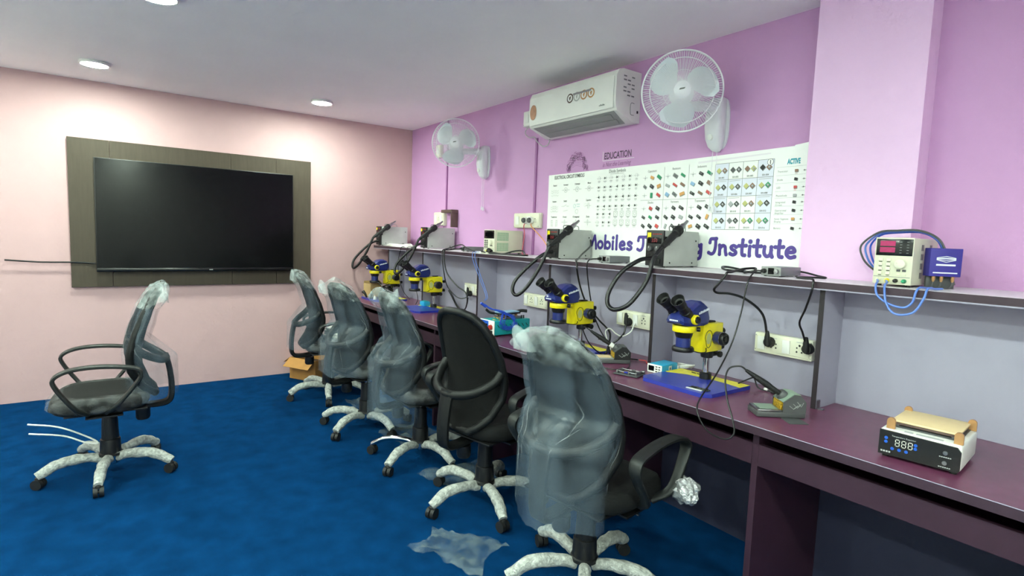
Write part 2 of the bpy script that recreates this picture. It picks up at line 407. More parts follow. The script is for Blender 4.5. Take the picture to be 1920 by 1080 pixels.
def switch_box(loc, w_, h_, d_, label, rockers=2, holes=1, name='switch_box', m=None):
    t = thing(name, label, 'socket', loc)
    m = m or m_cream
    MB().bb(-w_ / 2, w_ / 2, -d_, -0.0005, -h_ / 2, h_ / 2, bev=0.004).build('backbox', m, t)
    MB().bb(-w_ / 2 + 0.004, w_ / 2 - 0.004, -d_ - 0.005, -d_, -h_ / 2 + 0.004, h_ / 2 - 0.004, bev=0.002).build('faceplate', m, t)
    n = rockers + holes; cw = (w_ - 0.03) / n; x = -w_ / 2 + 0.015
    for i in range(n):
        cx = x + cw * (i + 0.5)
        isr = (i % 2 == 0) if rockers >= holes else (i % 2 == 1)
        if isr:
            MB().box((cx, -d_ - 0.0075, 0), (cw * 0.62, 0.006, h_ * 0.56), bev=0.0015, rot=(0.06, 0, 0)).build('rocker', m_white, t)
        else:
            q = MB()
            for dx, dz, r in ((0, 0.014, 0.0042), (-0.010, 0.003, 0.003), (0.010, 0.003, 0.003), (-0.010, -0.012, 0.0034), (0.010, -0.012, 0.0034)):
                q.cyl((cx + dx, -d_ - 0.0045, dz), (cx + dx, -d_ - 0.0058, dz), r, n=10)
            q.build('socket_holes', m_black, t)
    for sx in (-1, 1):
        MB().cyl((sx * (w_ / 2 - 0.009), -d_ - 0.005, -h_ / 2 + 0.012), (sx * (w_ / 2 - 0.009), -d_ - 0.0062, -h_ / 2 + 0.012), 0.003, n=8).build('screw', m_steel, t)
    return t
switch_box((0.655, 0, 2.215), 0.085, 0.12, 0.035, 'small cream switch box half hidden behind the far fan', 1, 0)
switch_box((0.70, 0, 1.555), 0.20, 0.13, 0.035, 'cream switch board above the second hot air station', 2, 1)
t = thing('junction_cover', 'small brown open-fronted cover at the foot of the far conduit', 'cover', (0.912, 0, 1.565))
MB().bb(-0.10, 0.10, -0.075, -0.0005, 0.045, 0.075, bev=0.003).build('top', m_brown, t)
MB().bb(0.085, 0.10, -0.075, -0.0005, -0.09, 0.044, bev=0.003).build('side', m_brown, t)
switch_box((2.115, 0, 1.535), 0.33, 0.115, 0.03, 'long cream wall socket board with two white plugs left of the poster', 2, 2)
switch_box((2.10, 0, 2.31), 0.10, 0.115, 0.045, 'white socket box at the left end of the air conditioner', 1, 0, m=m_white)
def wall_plug(loc, label, wire, pts):
    t = thing('power_plug', label, 'plug', loc)
    MB().lathe((0, 0, 0), (0, -1, 0), [(0.004, 0), (0.024, 0.0), (0.026, 0.012), (0.024, 0.026), (0.004, 0.028)], 20).build('plug_body', m_white, t)
    MB().lathe((0.001, -0.026, 0), (0, -1, 0), [(0.004, 0), (0.020, 0.0), (0.020, 0.010), (0.015, 0.018), (0.003, 0.019)], 20).build('plug_grip', m_dkgrey, t)
    L = Vector(loc)
    MB().tube([Vector(p) - L for p in pts], 0.0042, 8).build('wire', wire, t)
wall_plug((2.125, -0.0365, 1.535), 'white and grey plug with a pink wire in the long cream socket board', m_redwire,
          [(2.126, -0.05, 1.515), (2.121, -0.06, 1.49), (2.120, -0.05, 1.425), (2.119, -0.06, 1.334), (2.17, -0.10, 1.277), (2.26, -0.12, 1.276)])
wall_plug((2.195, -0.0365, 1.535), 'white and grey plug with an orange wire in the long cream socket board', m_orange,
          [(2.196, -0.05, 1.515), (2.21, -0.055, 1.49), (2.245, -0.045, 1.458), (2.325, -0.04, 1.403), (2.40, -0.05, 1.35), (2.50, -0.06, 1.28)])
tag(MB().tube([(2.20, -0.03, 2.244), (2.089, -0.03, 2.244), (2.057, -0.03, 2.208), (2.107, -0.03, 2.17), (2.175, -0.03, 2.165), (2.211, -0.035, 2.13), (2.281, -0.03, 2.085), (2.343, -0.03, 2.092), (2.375, -0.04, 2.135)], 0.0035, 8).build('looped_cable', m_grey),
    'thin grey cable looping below the left end of the air conditioner', 'cable')

# ================================================================== air conditioner
t = thing('air_conditioner', 'white split air conditioner hung high on the lilac wall', 'air conditioner', (2.765, 0, 2.128))
AW = 0.42
sec = [(-0.0006, 0.0), (-0.055, -0.004), (-0.20, 0.052), (-0.213, 0.075), (-0.218, 0.15), (-0.214, 0.25), (-0.195, 0.288), (-0.16, 0.298), (-0.0006, 0.298)]
XY = Matrix(((0, 0, 1, 0), (1, 0, 0, 0), (0, 1, 0, 0), (0, 0, 0, 1)))   # prism axes: (u,v,d) -> (y,z,x)
MB().prism(sec, -AW + 0.012, AW - 0.012, m_white, X=XY).build('body', m_white, t, ang=30)
for sx in (-1, 1):
    q = MB().prism([(y * 1.004, z + (0.0015 if z > 0.15 else -0.0015)) for y, z in sec], min(sx * (AW - 0.012), sx * AW), max(sx * (AW - 0.012), sx * AW), m_white, X=XY)
    q.build('end_cap', m_white, t, ang=30)
MB().prism([(-0.2145, 0.066), (-0.2185, 0.15), (-0.2145, 0.25), (-0.2185, 0.252), (-0.2235, 0.15), (-0.2195, 0.064)], -AW + 0.016, AW - 0.016, m_white, X=XY).build('front_panel', m_white, t, ang=30)
def on_slope(a, b, e): # point on the sloped underside, e metres proud of it
    y = -0.055 + (-0.145) * b; z = -0.004 + 0.056 * b
    n = Vector((0, -0.056, -0.145)).normalized()
    return Vector((a, y, z)) + n * e
q = MB()
q.rings([[on_slope(a, b, e) for a, b in ((-0.36, 0.06), (0.36, 0.06), (0.39, 0.97), (-0.39, 0.97))] for e in (0.0, 0.003)], m_louver)
q.build('air_outlet', m_louver, t, ang=20)
for k, b0 in enumerate((0.16, 0.52)):
    q = MB(); q.rings([[on_slope(a, b, e) for a, b in ((-0.33, b0), (0.33, b0), (0.345, b0 + 0.30), (-0.345, b0 + 0.30))] for e in (0.0032, 0.0065)], m_louver)
    q.build('louver_flap', m_louver, t, ang=20)
q = MB().prism([(0.036 * math.cos(a * PI / 14), 0.052 * math.sin(a * PI / 14)) for a in range(28)], 0, 0.001, m_bronze,
               X=Matrix.Translation((-0.365, -0.2236, 0.152)) @ Matrix.Rotation(PI / 2, 4, 'X'))
q.build('bronze_sticker', m_bronze, t)
for i, (xx, mm) in enumerate(((0.02, m_brown), (0.085, m_grey), (0.15, m_copper), (0.215, m_copper))):
    q = MB()
    Xd = Matrix.Translation((xx, -0.2238, 0.183)) @ Matrix.Rotation(PI / 2, 4, 'X')
    q.prism([(0.030 * math.cos(a * PI / 12), 0.030 * math.sin(a * PI / 12)) for a in range(24)], 0, 0.0008, mm, X=Xd)
    q.prism([(0.021 * math.cos(a * PI / 12), 0.021 * math.sin(a * PI / 12)) for a in range(24)], 0.0009, 0.0014, m_white, X=Xd)
    q.prism([(-0.002, -0.013), (0.003, -0.013), (0.012, 0.012), (0.002, 0.010), (-0.008, 0.006)], 0.0015, 0.002, mm, X=Xd)
    q.build('round_badge', mm, t)
MB().bb(0.05, 0.215, -0.2262, -0.2256, 0.196, 0.208).build('silver_strip', m_steel, t, smooth=False)
q = MB()
for i in range(5): q.bb(0.29 + i * 0.010, 0.296 + i * 0.010, -0.2238, -0.2230, 0.088, 0.094 + 0.004 * (i % 2))
q.build('small_print', m_ink2, t, smooth=False)
q = MB()
for j in range(6):
    for i in range(3):
        if (i + j) % 3: q.bb(AW, AW + 0.0012, -0.155 + i * 0.035, -0.13 + i * 0.035, 0.145 + j * 0.022, 0.153 + j * 0.022)
q.build('side_marks', m_ink2, t, smooth=False)
MB().tube([(AW + 0.001, -0.055, 0.11), (AW + 0.001, -0.085, 0.105), (AW + 0.001, -0.085, 0.045), (AW + 0.001, -0.055, 0.04)], 0.0018, 6).build('knockout_outline', m_ink2, t)
MB().bb(AW, AW + 0.002, -0.03, -0.018, 0.055, 0.07).build('side_clip', m_black, t, smooth=False)

# ================================================================== wall fans
def make_fan(base, head, aim, label, cordlen):
    """base: mount on the wall; head: centre of the guard; aim: direction the fan blows"""
    t = thing('wall_fan', label, 'fan', base, group='white wall fans')
    B = Vector(base); h = Vector(head) - B
    d = Vector(aim).normalized(); up = Vector((0, 0, 1)); rt = d.cross(up).normalized(); u2 = rt.cross(d)
    X = Matrix((rt, d, u2)).transposed().to_4x4(); X.translation = h       # local x right, y forward, z up
    RG = 0.198
    def front(r): # dome profile of the front guard
        return 0.062 * (1 - (r / RG) ** 2.6) + 0.004
    def rear(r): return -0.060 * (1 - (r / RG) ** 3.0) - 0.004
    N = 104
    q = MB()
    for i in range(N):
        a = 2 * PI * i / N
        q.tube([(math.cos(a) * r, front(r), math.sin(a) * r) for r in (0.042, 0.09, 0.14, 0.175, 0.19, RG)], 0.0014, 4, m_fanwhite, sub=1, X=X)
    for r, rr in ((RG, 0.0042), (0.158, 0.0022), (0.095, 0.0010)):
        q.tube([X @ Vector((math.cos(2 * PI * i / 48) * r, front(r) if r < RG else 0.004, math.sin(2 * PI * i / 48) * r)) for i in range(48)], rr, 6, m_fanwhite, sub=1, closed=True)
    q.build('front_guard', m_fanwhite, t)
    q = MB()
    for i in range(60):
        a = 2 * PI * i / 60
        q.tube([(math.cos(a) * r, rear(r), math.sin(a) * r) for r in (0.055, 0.12, 0.17, RG)], 0.0010, 4, m_fanwhite, sub=1, X=X)
    q.tube([X @ Vector((math.cos(2 * PI * i / 48) * RG, -0.004, math.sin(2 * PI * i / 48) * RG)) for i in range(48)], 0.0035, 6, m_fanwhite, sub=1, closed=True)
    q.build('rear_guard', m_fanwhite, t)
    q = MB().lathe((0, 0.052, 0), (0, 1, 0), [(0.001, 0), (0.044, 0.0), (0.044, 0.010), (0.036, 0.016), (0.001, 0.018)], 28, m_fanwhite, X=X)
    b = q.build('guard_badge', m_fanwhite, t)
    q = MB().prism([(-0.014, -0.010), (0.012, -0.006), (0.016, 0.002), (-0.008, -0.002)], 0, 0.001, m_dkgrey, X=X @ Matrix.Translation((0, 0.0706, 0)) @ Matrix.Rotation(-PI / 2, 4, 'X'))
    q.build('badge_mark', m_dkgrey, b, smooth=False)
    for k in range(3):                                             # three broad swept blades at rest
        a0 = 2 * PI * k / 3 + 0.4
        q = MB()
        def bl(u, v, e=0.0):
            r = 0.03 + 0.145 * v
            wdt = 0.35 + 0.62 * math.sin(PI * min(1, 0.12 + 0.75 * v)) * (1.0)
            a = a0 + (u - 0.5) * 2 * wdt * (0.75 if v < 0.9 else 0.6) + 0.35 * v
            return X @ Vector((math.cos(a) * r, 0.012 + (u - 0.5) * 0.055 * (0.5 + v) + e, math.sin(a) * r))
        nu, nv = 9, 8
        top = [[bl(i / (nu - 1), j / (nv - 1), 0.001) for i in range(nu)] for j in range(nv)]
        bot = [[bl(i / (nu - 1), j / (nv - 1), -0.001) for i in range(nu)] for j in range(nv)]
        q.rings([tp + list(reversed(bt)) for tp, bt in zip(top, bot)], m_blade)
        q.build('blade', m_blade, t)
    MB().lathe((0, -0.005, 0), (0, 1, 0), [(0.001, 0), (0.036, 0.0), (0.036, 0.03), (0.024, 0.044), (0.001, 0.046)], 24, m_fanwhite, X=X).build('hub', m_fanwhite, t)
    MB().lathe((0, -0.045, 0), (0, -1, 0), [(0.001, 0), (0.060, 0.0), (0.064, 0.03), (0.058, 0.08), (0.030, 0.10), (0.001, 0.104)], 24, m_fanwhite, X=X).build('motor_housing', m_fanwhite, t)
    # arm from the motor to the mount
    back = X @ Vector((0, -0.09, -0.02))
    MB().tube([back, back + Vector((0, 0.02, -0.035)), Vector((0, -0.075, 0.07)), Vector((0, -0.045, 0.04))], lambda s_: 0.024 + 0.006 * s_, 12, m_fanwhite).build('neck', m_fanwhite, t)
    # wall mount: long body tapering down
    q = MB(); R = []
    for z, wd, dp in ((0.128, 0.022, 0.030), (0.118, 0.040, 0.060), (0.06, 0.048, 0.085), (-0.03, 0.050, 0.090), (-0.09, 0.046, 0.080), (-0.13, 0.036, 0.062), (-0.150, 0.020, 0.040), (-0.155, 0.008, 0.02)):
        ring = []
        for i in range(20):
            a = 2 * PI * i / 20; c_, s_ = math.cos(a), math.sin(a)
            ring.append(Vector((wd * math.copysign(abs(c_) ** 0.7, c_), -dp / 2 - 0.001 + dp / 2 * math.copysign(abs(s_) ** 0.7, s_), z)))
        R.append(ring)
    q.rings(R, m_fanwhite).build('wall_mount', m_fanwhite, t, ang=60)
    MB().prism([(0.058 * math.copysign(abs(math.cos(a * PI / 16)) ** 0.6, math.cos(a * PI / 16)), -0.008 + 0.137 * math.copysign(abs(math.sin(a * PI / 16)) ** 0.75, math.sin(a * PI / 16))) for a in range(32)], 0.0005, 0.010, m_fanwhite, X=Matrix.Rotation(PI / 2, 4, 'X')).build('mount_plate', m_fanwhite, t)
    MB().lathe((0, -0.078, -0.085), (0, -1, -0.15), [(0.001, 0), (0.017, 0.0), (0.015, 0.010), (0.001, 0.011)], 20).build('speed_knob', m_white, t)
    for k, dx in enumerate((-0.014, 0.012)):
        L = cordlen * (1.0 if k else 0.97)
        q = MB().tube([(dx, -0.03, -0.145), (dx, -0.032, -0.145 - L * 0.5), (dx, -0.03, -0.145 - L)], 0.0014, 6, m_fanwhite, sub=2)
        q.lathe((dx, -0.03, -0.145 - L + 0.002), (0, 0, -1), [(0.001, 0), (0.003, 0.0), (0.008, 0.028), (0.007, 0.034), (0.001, 0.035)], 12, m_fanwhite)
        q.build('pull_cord', m_fanwhite, t)
m_blade = mat('pale_grey_blade', 'D6DBE2', rough=0.3, var=0.03)
make_fan((1.475, 0, 2.05), (1.435, -0.29, 2.172), (0.80, -0.58, -0.06), 'white wall fan on the lilac wall nearest the corner', 0.25)
make_fan((3.755, 0, 2.05), (3.725, -0.30, 2.167), (0.62, -0.74, -0.10), 'white wall fan above the poster beside the air conditioner', 0.30)
# ================================================================== painted lettering and drawing on the wall
RX = Matrix.Rotation(PI / 2, 4, 'X')
def wallX(x, z, e): return Matrix.Translation((x, -e, z)) @ RX
def stroke(q, pts, wd, X, m, sub=4, closed=False):
    P = catmull([(a, b, 0) for a, b in pts], sub, closed) if sub > 1 else [Vector((a, b, 0)) for a, b in pts]
    if closed: P = P + [P[0]]
    L = []; R_ = []
    for i, p in enumerate(P):
        a = P[max(i - 1, 0)]; b = P[min(i + 1, len(P) - 1)]
        if closed and i in (0, len(P) - 1): a, b = P[-2], P[1]
        d = (b - a); d = d.normalized() if d.length > 1e-9 else Vector((1, 0, 0))
        n = Vector((-d.y, d.x, 0)) * wd / 2
        L.append(p + n); R_.append(p - n)
    V = L + R_; k = len(P)
    q._new(V, [(i, i + 1, k + i + 1, k + i) for i in range(k - 1)], m, X)
def disc(q, x, y, r, X, m, n=12, e=0.0):
    q._new([(x + r * math.cos(2 * PI * i / n), y + r * math.sin(2 * PI * i / n), e) for i in range(n)], [tuple(range(n))], m, X)
def fat(q, pts, wd, X, m, closed=False):
    stroke(q, pts, wd, X, m, 5, closed)
    if not closed:
        for e in (pts[0], pts[-1]): disc(q, e[0], e[1], wd * 0.56, X @ Matrix.Translation((0, 0, 0.00004)), m, 14)

t = thing('wall_lettering', 'dark painted word EDUCATION with a plum script line on the lilac wall', 'lettering', (2.898, 0, 1.88))
q = MB().text('EDUCATION', 0.060, wallX(0.0, 0.055, 0.0012), m_muraldk, bold=0.0010, sx=0.69)
q.build('heading', m_muraldk, t, smooth=False)
q = MB()
for a, b in (((-0.012, 0.046), (0.262, 0.044)), ((-0.012, 0.046), (-0.010, 0.106))): stroke(q, [a, b], 0.0022, wallX(0, 0, 0.0012), m_poster, 1)
q.build('pale_outline', m_poster, t, smooth=False)
q = MB().text('is Not the Learning', 0.040, wallX(-0.012, 0.006, 0.0012) @ Matrix(((1, 0.25, 0, 0), (0, 1, 0, 0), (0, 0, 1, 0), (0, 0, 0, 1))), m_mural, sx=0.78)
q.build('script_line', m_mural, t, smooth=False)

t = thing('hair_drawing', 'plum line drawing of curly hair on the wall above the poster', 'drawing', (2.635, 0, 1.86))
q = MB(); rnd = random.Random(3)
for k in range(110):
    a = rnd.uniform(0.0, PI); r = rnd.uniform(0.62, 1.02)
    cx, cy = math.cos(a) * 0.105 * r, 0.02 + math.sin(a) * 0.125 * r
    tx, ty = -math.sin(a), math.cos(a); s_ = rnd.uniform(0.010, 0.022); f = rnd.choice((-1, 1))
    pts = [(cx + tx * s_ * (u - 1) * f + math.cos(a) * s_ * 0.5 * math.sin(u * 2.4), cy + ty * s_ * (u - 1) * f + math.sin(a) * s_ * 0.5 * math.sin(u * 2.4 + 0.4)) for u in (0, 0.5, 1, 1.5, 2)]
    stroke(q, pts, rnd.uniform(0.0014, 0.0030), wallX(0, 0, 0.0012 + k * 2e-6), m_mural if k % 3 else m_muraldk, 3)
for k in range(4):
    stroke(q, [(-0.05, 0.045 + k * 0.012), (-0.01, 0.058 + k * 0.011), (0.045, 0.047 + k * 0.012)], 0.0013, wallX(0, 0, 0.0012), m_mural, 4)
STF = q.build('curls', m_mural, t, smooth=False); STF['kind'] = 'stuff'

# ================================================================== the poster
PX, PZ = 2.335, 1.2715
t = thing('poster', 'long white vinyl poster of electronic symbols and components on the lilac wall', 'poster', (PX, 0, PZ))
POST = t
MB().prism([(0, 0), (1.905, 0), (1.905, 0.622), (1.84, 0.612), (1.0, 0.600), (0.0, 0.597)], 0.001, 0.003, m_poster, X=RX).build('sheet', m_poster, t, smooth=False)
MB().prism([(1.835, 0.588), (1.907, 0.590), (1.907, 0.6235), (1.838, 0.616)], 0.0032, 0.0036, m_poster, X=RX).build('taped_corner', m_poster, t, smooth=False)
MB().prism([(1.30, 0.573), (1.72, 0.585), (1.72, 0.593), (1.30, 0.584)], 0.0031, 0.0034, m_shelfwhite, X=RX).build('tape_strip', m_shelfwhite, t, smooth=False)
def PXf(x, z, e=0.0038): return wallX(x - PX, z - PZ, e)
def ln(q, x0, z0, x1, z1, wd, m, e=0.0038):
    stroke(q, [(x0 - PX, z0 - PZ), (x1 - PX, z1 - PZ)], wd, wallX(0, 0, e), m, 1)
def rng(q, x, z, r, wd, m):
    stroke(q, [(x - PX + r * math.cos(2 * PI * i / 14), z - PZ + r * math.sin(2 * PI * i / 14)) for i in range(14)], wd, wallX(0, 0, 0.0039), m, 1, True)
def poly(q, pts, m, e=0.0042):
    q._new([(a - PX, b - PZ, 0) for a, b in pts], [tuple(range(len(pts)))], m, wallX(0, 0, e))

# panel 1: electrical circuit symbols
q = MB().text('ELECTRICAL CIRCUIT SYMBOLS', 0.034, PXf(2.402, 1.835), m_ink, bold=0.0007, sx=0.66)
names = [['Resistor', 'Ammeter', 'Voltmeter', 'Motor'], ['Inductor', 'Switch', 'LED', 'Capacitor'], ['Transformer', 'Ground', 'IC Integrated', 'Diode']]
xs = [2.412, 2.531, 2.652, 2.771]; zs = [1.784, 1.668, 1.555]
for r in range(3):
    for c in range(4):
        q.text(names[r][c], 0.017, PXf(xs[c], zs[r]), m_ink, align='CENTER', bold=0.0004, sx=0.75)
STF = q.build('symbols_heading', m_ink, t, smooth=False); STF['kind'] = 'stuff'
q = MB()
for r in range(3):
    for c in range(4):
        x, z = xs[c], zs[r] - 0.032
        k = r * 4 + c
        if k in (1, 2, 3):
            rng(q, x, z, 0.017, 0.0016, m_ink2); ln(q, x - 0.042, z, x - 0.018, z, 0.0016, m_ink2); ln(q, x + 0.018, z, x + 0.042, z, 0.0016, m_ink2)
            q.text('AVM'[k - 1], 0.02, PXf(x, z - 0.007), m_ink, align='CENTER')
        elif k in (0, 4):
            for d in (0, 0.014, 0.034):
                pts = [(x - 0.042 - PX, z - d - PZ)] + [(x - 0.024 + i * 0.008 - PX, z - d - PZ + (0.006 if i % 2 else -0.006)) for i in range(7)] + [(x + 0.042 - PX, z - d - PZ)]
                stroke(q, pts, 0.0014, wallX(0, 0, 0.0038), m_ink2, 1 if k == 0 else 3)
        elif k == 5:
            ln(q, x - 0.04, z, x - 0.012, z, 0.0016, m_ink2); ln(q, x - 0.012, z, x + 0.014, z + 0.012, 0.0016, m_ink2); ln(q, x + 0.014, z, x + 0.04, z, 0.0016, m_ink2)
            ln(q, x - 0.02, z - 0.035, x + 0.03, z - 0.028, 0.0016, m_ink2)
        elif k == 6:
            rng(q, x - 0.02, z, 0.013, 0.0014, m_inkteal); ln(q, x + 0.0, z + 0.012, x + 0.034, z + 0.012, 0.002, m_inkteal); ln(q, x + 0.004, z - 0.004, x + 0.034, z - 0.004, 0.002, m_inkteal); rng(q, x + 0.005, z - 0.038, 0.014, 0.0014, m_ink2)
        elif k == 7:
            ln(q, x - 0.03, z, x - 0.006, z, 0.0016, m_ink2); ln(q, x - 0.006, z - 0.02, x - 0.006, z + 0.02, 0.002, m_ink2); ln(q, x + 0.006, z - 0.02, x + 0.006, z + 0.02, 0.002, m_ink2); ln(q, x + 0.006, z, x + 0.03, z, 0.0016, m_ink2); rng(q, x - 0.03, z + 0.004, 0.012, 0.001, m_ink3)
        elif k == 8:
            for d in (-0.03, 0.022):
                for i in range(4): ln(q, x + d, z + 0.012 - i * 0.013, x + d + 0.016, z + 0.012 - i * 0.013, 0.0016, m_ink2)
                ln(q, x + d, z + 0.016, x + d, z - 0.034, 0.0016, m_ink2); ln(q, x + d + 0.016, z + 0.016, x + d + 0.016, z - 0.034, 0.0016, m_ink2)
        else:
            ln(q, x - 0.035, z, x + 0.035, z, 0.0016, m_ink2); ln(q, x, z - 0.025, x, z + 0.02, 0.0016, m_ink2)
            rng(q, x, z, 0.014, 0.0014, m_ink3)
STF = q.build('symbols_print', m_ink2, t, smooth=False); STF['kind'] = 'stuff'

# panel 2: diode symbols
q = MB().text('Diode Symbols', 0.030, PXf(2.952, 1.843), m_ink, sx=0.80); ln(q, 2.965, 1.835, 3.085, 1.834, 0.0014, m_ink)
rnd = random.Random(11)
for r, z in enumerate((1.812, 1.753, 1.687, 1.627, 1.576, 1.521)):
    for c in range(7):
        x = 2.865 + c * 0.0543
        if r in (4, 5) and c >= 3:
            for (a, b) in (((-.016, -.016), (.016, -.016)), ((.016, -.016), (.016, .016)), ((.016, .016), (-.016, .016)), ((-.016, .016), (-.016, -.016))): ln(q, x + a[0], z + a[1], x + b[0], z + b[1], 0.0014, m_ink if (r + c) % 2 else m_ink2)
            rng(q, x, z, 0.009, 0.0014, m_ink2)
        else:
            ln(q, x - 0.023, z, x + 0.023, z, 0.0012, m_ink2)
            hol = (r == 0 and c in (0, 2, 4, 6)) or (r == 5 and c == 0)
            if not hol:
                f = -1 if (r * 3 + c) % 4 == 2 else 1
                poly(q, [(x - 0.008 * f, z - 0.009), (x - 0.008 * f, z + 0.009), (x + 0.008 * f, z)] if f > 0 else [(x + 0.008, z + 0.009), (x + 0.008, z - 0.009), (x - 0.008, z)], m_ink)
            ln(q, x + 0.008, z - 0.010, x + 0.008, z + 0.010, 0.002, m_ink if not hol else m_ink3)
            if hol: rng(q, x, z, 0.012, 0.0012, m_ink3)
            if r == 2: ln(q, x - 0.002, z + 0.002, x + 0.003, z + 0.022, 0.0012, m_ink2)
        w1 = rnd.uniform(0.018, 0.030); ln(q, x - w1 / 2, z - 0.020, x + w1 / 2, z - 0.020, 0.0030, m_ink2)
        w2 = rnd.uniform(0.012, 0.022); ln(q, x - w2 / 2, z - 0.0275, x + w2 / 2, z - 0.0275, 0.0026, m_ink3)
STF = q.build('diode_print', m_ink, t, smooth=False); STF['kind'] = 'stuff'

# panel 3: component pictures in six ruled boxes
q = MB()
for x in (3.405, 3.578): ln(q, x, 1.845, x, 1.487, 0.0018, m_ink2)
ln(q, 3.232, 1.655, 3.742, 1.653, 0.0018, m_ink2)
for i, (nm, x, z) in enumerate((('Capacitors', 3.313, 1.822), ('Resistors', 3.49, 1.824), ('Inductors', 3.662, 1.822), ('Diodes', 3.313, 1.634), ('Varistors', 3.49, 1.634), ('Transistors', 3.662, 1.634))):
    q.text(nm, 0.019, PXf(x, z), m_ink, align='CENTER', sx=0.8)
STF = q.build('component_rules', m_ink2, t, smooth=False); STF['kind'] = 'stuff'
def chip(q, x, z, w_, h_, a, m, m2=None, e=0.0):
    c_, s_ = math.cos(a), math.sin(a)
    R4 = lambda k, dx=0, dz=0: [(x + dx + c_ * u * w_ * k - s_ * v * h_ * k, z + dz + s_ * u * w_ * k + c_ * v * h_ * k) for u, v in ((-.5, -.5), (.5, -.5), (.5, .5), (-.5, .5))]
    poly(q, R4(1.0, 0.002, -0.003), m_ink2 if m2 is None else m2, 0.0039 + e); poly(q, R4(0.95), m, 0.0042 + e)
DK = 'dk'
pal = {'k': m_ink, 'g': m_inkgreen, 'r': m_inkred, 't': m_inktan, 'b': m_inkblue, 'n': m_inkbrown, 's': m_ink2, 'p': m_ink3}
boxes = [(3.262, 1.790, ['-tg', 'skt', '-gr']), (3.432, 1.790, ['-sg', 'prn', 'bst']), (3.606, 1.790, ['-kg', 'bkn', 'knr']),
         (3.262, 1.605, ['-rk', 'kgk', 'kkr']), (3.432, 1.605, ['-kk', 'kkp', 'pkk']), (3.606, 1.605, ['-kk', 'kkt', 'tkk'])]
q = MB(); rnd = random.Random(5)
for bx, bz, rows in boxes:
    for r, row in enumerate(rows):
        for c, ch in enumerate(row):
            x = bx + c * 0.053; z = bz - r * 0.053
            if ch == '-':
                ln(q, x - 0.018, z, x + 0.018, z, 0.0016, m_ink2); ln(q, x, z - 0.016, x, z + 0.012, 0.0016, m_ink2)
                if c == 0: poly(q, [(x - 0.006, z - 0.006), (x + 0.006, z - 0.006), (x, z + 0.005)], m_ink3)
                continue
            a = rnd.choice((-0.55, -0.5, -0.62)) if ch in 'ksgrnb' else rnd.choice((0.3, 1.2, -0.4))
            if ch == 'g' and (r + c) % 2: a = 1.55
            chip(q, x, z, rnd.uniform(0.027, 0.036), rnd.uniform(0.014, 0.022), a, pal[ch])
            if ch in 'ks': chip(q, x - 0.003, z + 0.003, 0.015, 0.007, a, m_ink2, m_ink, 0.0004)
            if ch in 't': ln(q, x - 0.003, z - 0.008, x - 0.005, z - 0.02, 0.0012, m_inktan); ln(q, x + 0.003, z - 0.008, x + 0.003, z - 0.02, 0.0012, m_inktan)
STF = q.build('component_pictures', m_ink, t, smooth=False); STF['kind'] = 'stuff'

# panel 4: 4 x 4 grid of modules
gx = [3.746, 3.828, 3.910, 3.992, 4.076]; gz = [1.832, 1.746, 1.656, 1.567, 1.482]
q = MB()
for r in range(4):
    for c in range(4):
        if (r * 3 + c * 2 + r * c) % 3 == 0: poly(q, [(gx[c], gz[r + 1]), (gx[c + 1], gz[r + 1]), (gx[c + 1], gz[r]), (gx[c], gz[r])], m_inkpale, 0.0034)
for x in gx: ln(q, x, gz[0], x, gz[-1], 0.0020, m_ink2)
for z in gz: ln(q, gx[0], z, gx[-1], z, 0.0020, m_ink2)
n = 0
cols = [(m_inkolive, m_inkbrown), (m_dkgrey, m_dkgrey), (m_inkbrown, m_inkolive), (m_ink, m_inkbrown), (m_inkolive, m_ink), (m_inkolive, m_dkgrey), (m_inkolive, m_inkbrown), (m_inkolive, m_inkgreen),
        (m_inkolive, m_ink), (m_ink3, m_ink), (m_inkolive, m_inkbrown), (m_inkolive, m_ink), (m_inkolive, m_ink), (m_ink2, m_ink), (m_inkolive, m_inkgreen), (m_inkolive, m_inkgreen)]
for r in range(4):
    for c in range(4):
        xm = (gx[c] + gx[c + 1]) / 2; zm = (gz[r] + gz[r + 1]) / 2
        a, b = cols[n]; n += 1
        chip(q, xm - 0.017, zm + 0.006, 0.023, 0.023, -0.78, a); chip(q, xm + 0.017, zm + 0.006, 0.023, 0.023, -0.78, b)
        chip(q, xm + 0.017, zm + 0.006, 0.010, 0.010, -0.78, m_ink3, m_ink2, 0.0005)
        q.text('SIX-%03d' % n, 0.012, PXf(xm, gz[r + 1] + 0.007), m_ink, align='CENTER', bold=0.0002, sx=0.9)
        if r in (1, 2) and c in (0, 1, 3): ln(q, gx[c] + 0.008, gz[r] - 0.009, gx[c + 1] - 0.010, gz[r] - 0.008, 0.0022, m_ink3)
disc(q, 4.056 - PX, 1.818 - PZ, 0.0165, wallX(0, 0, 0.0043), m_ink, 20); disc(q, 4.056 - PX, 1.818 - PZ, 0.0145, wallX(0, 0, 0.0046), m_poster, 20)
q.text('1', 0.026, PXf(4.056, 1.809, 0.0049), m_ink, align='CENTER', bold=0.0008)
STF = q.build('module_grid', m_ink2, t, smooth=False); STF['kind'] = 'stuff'

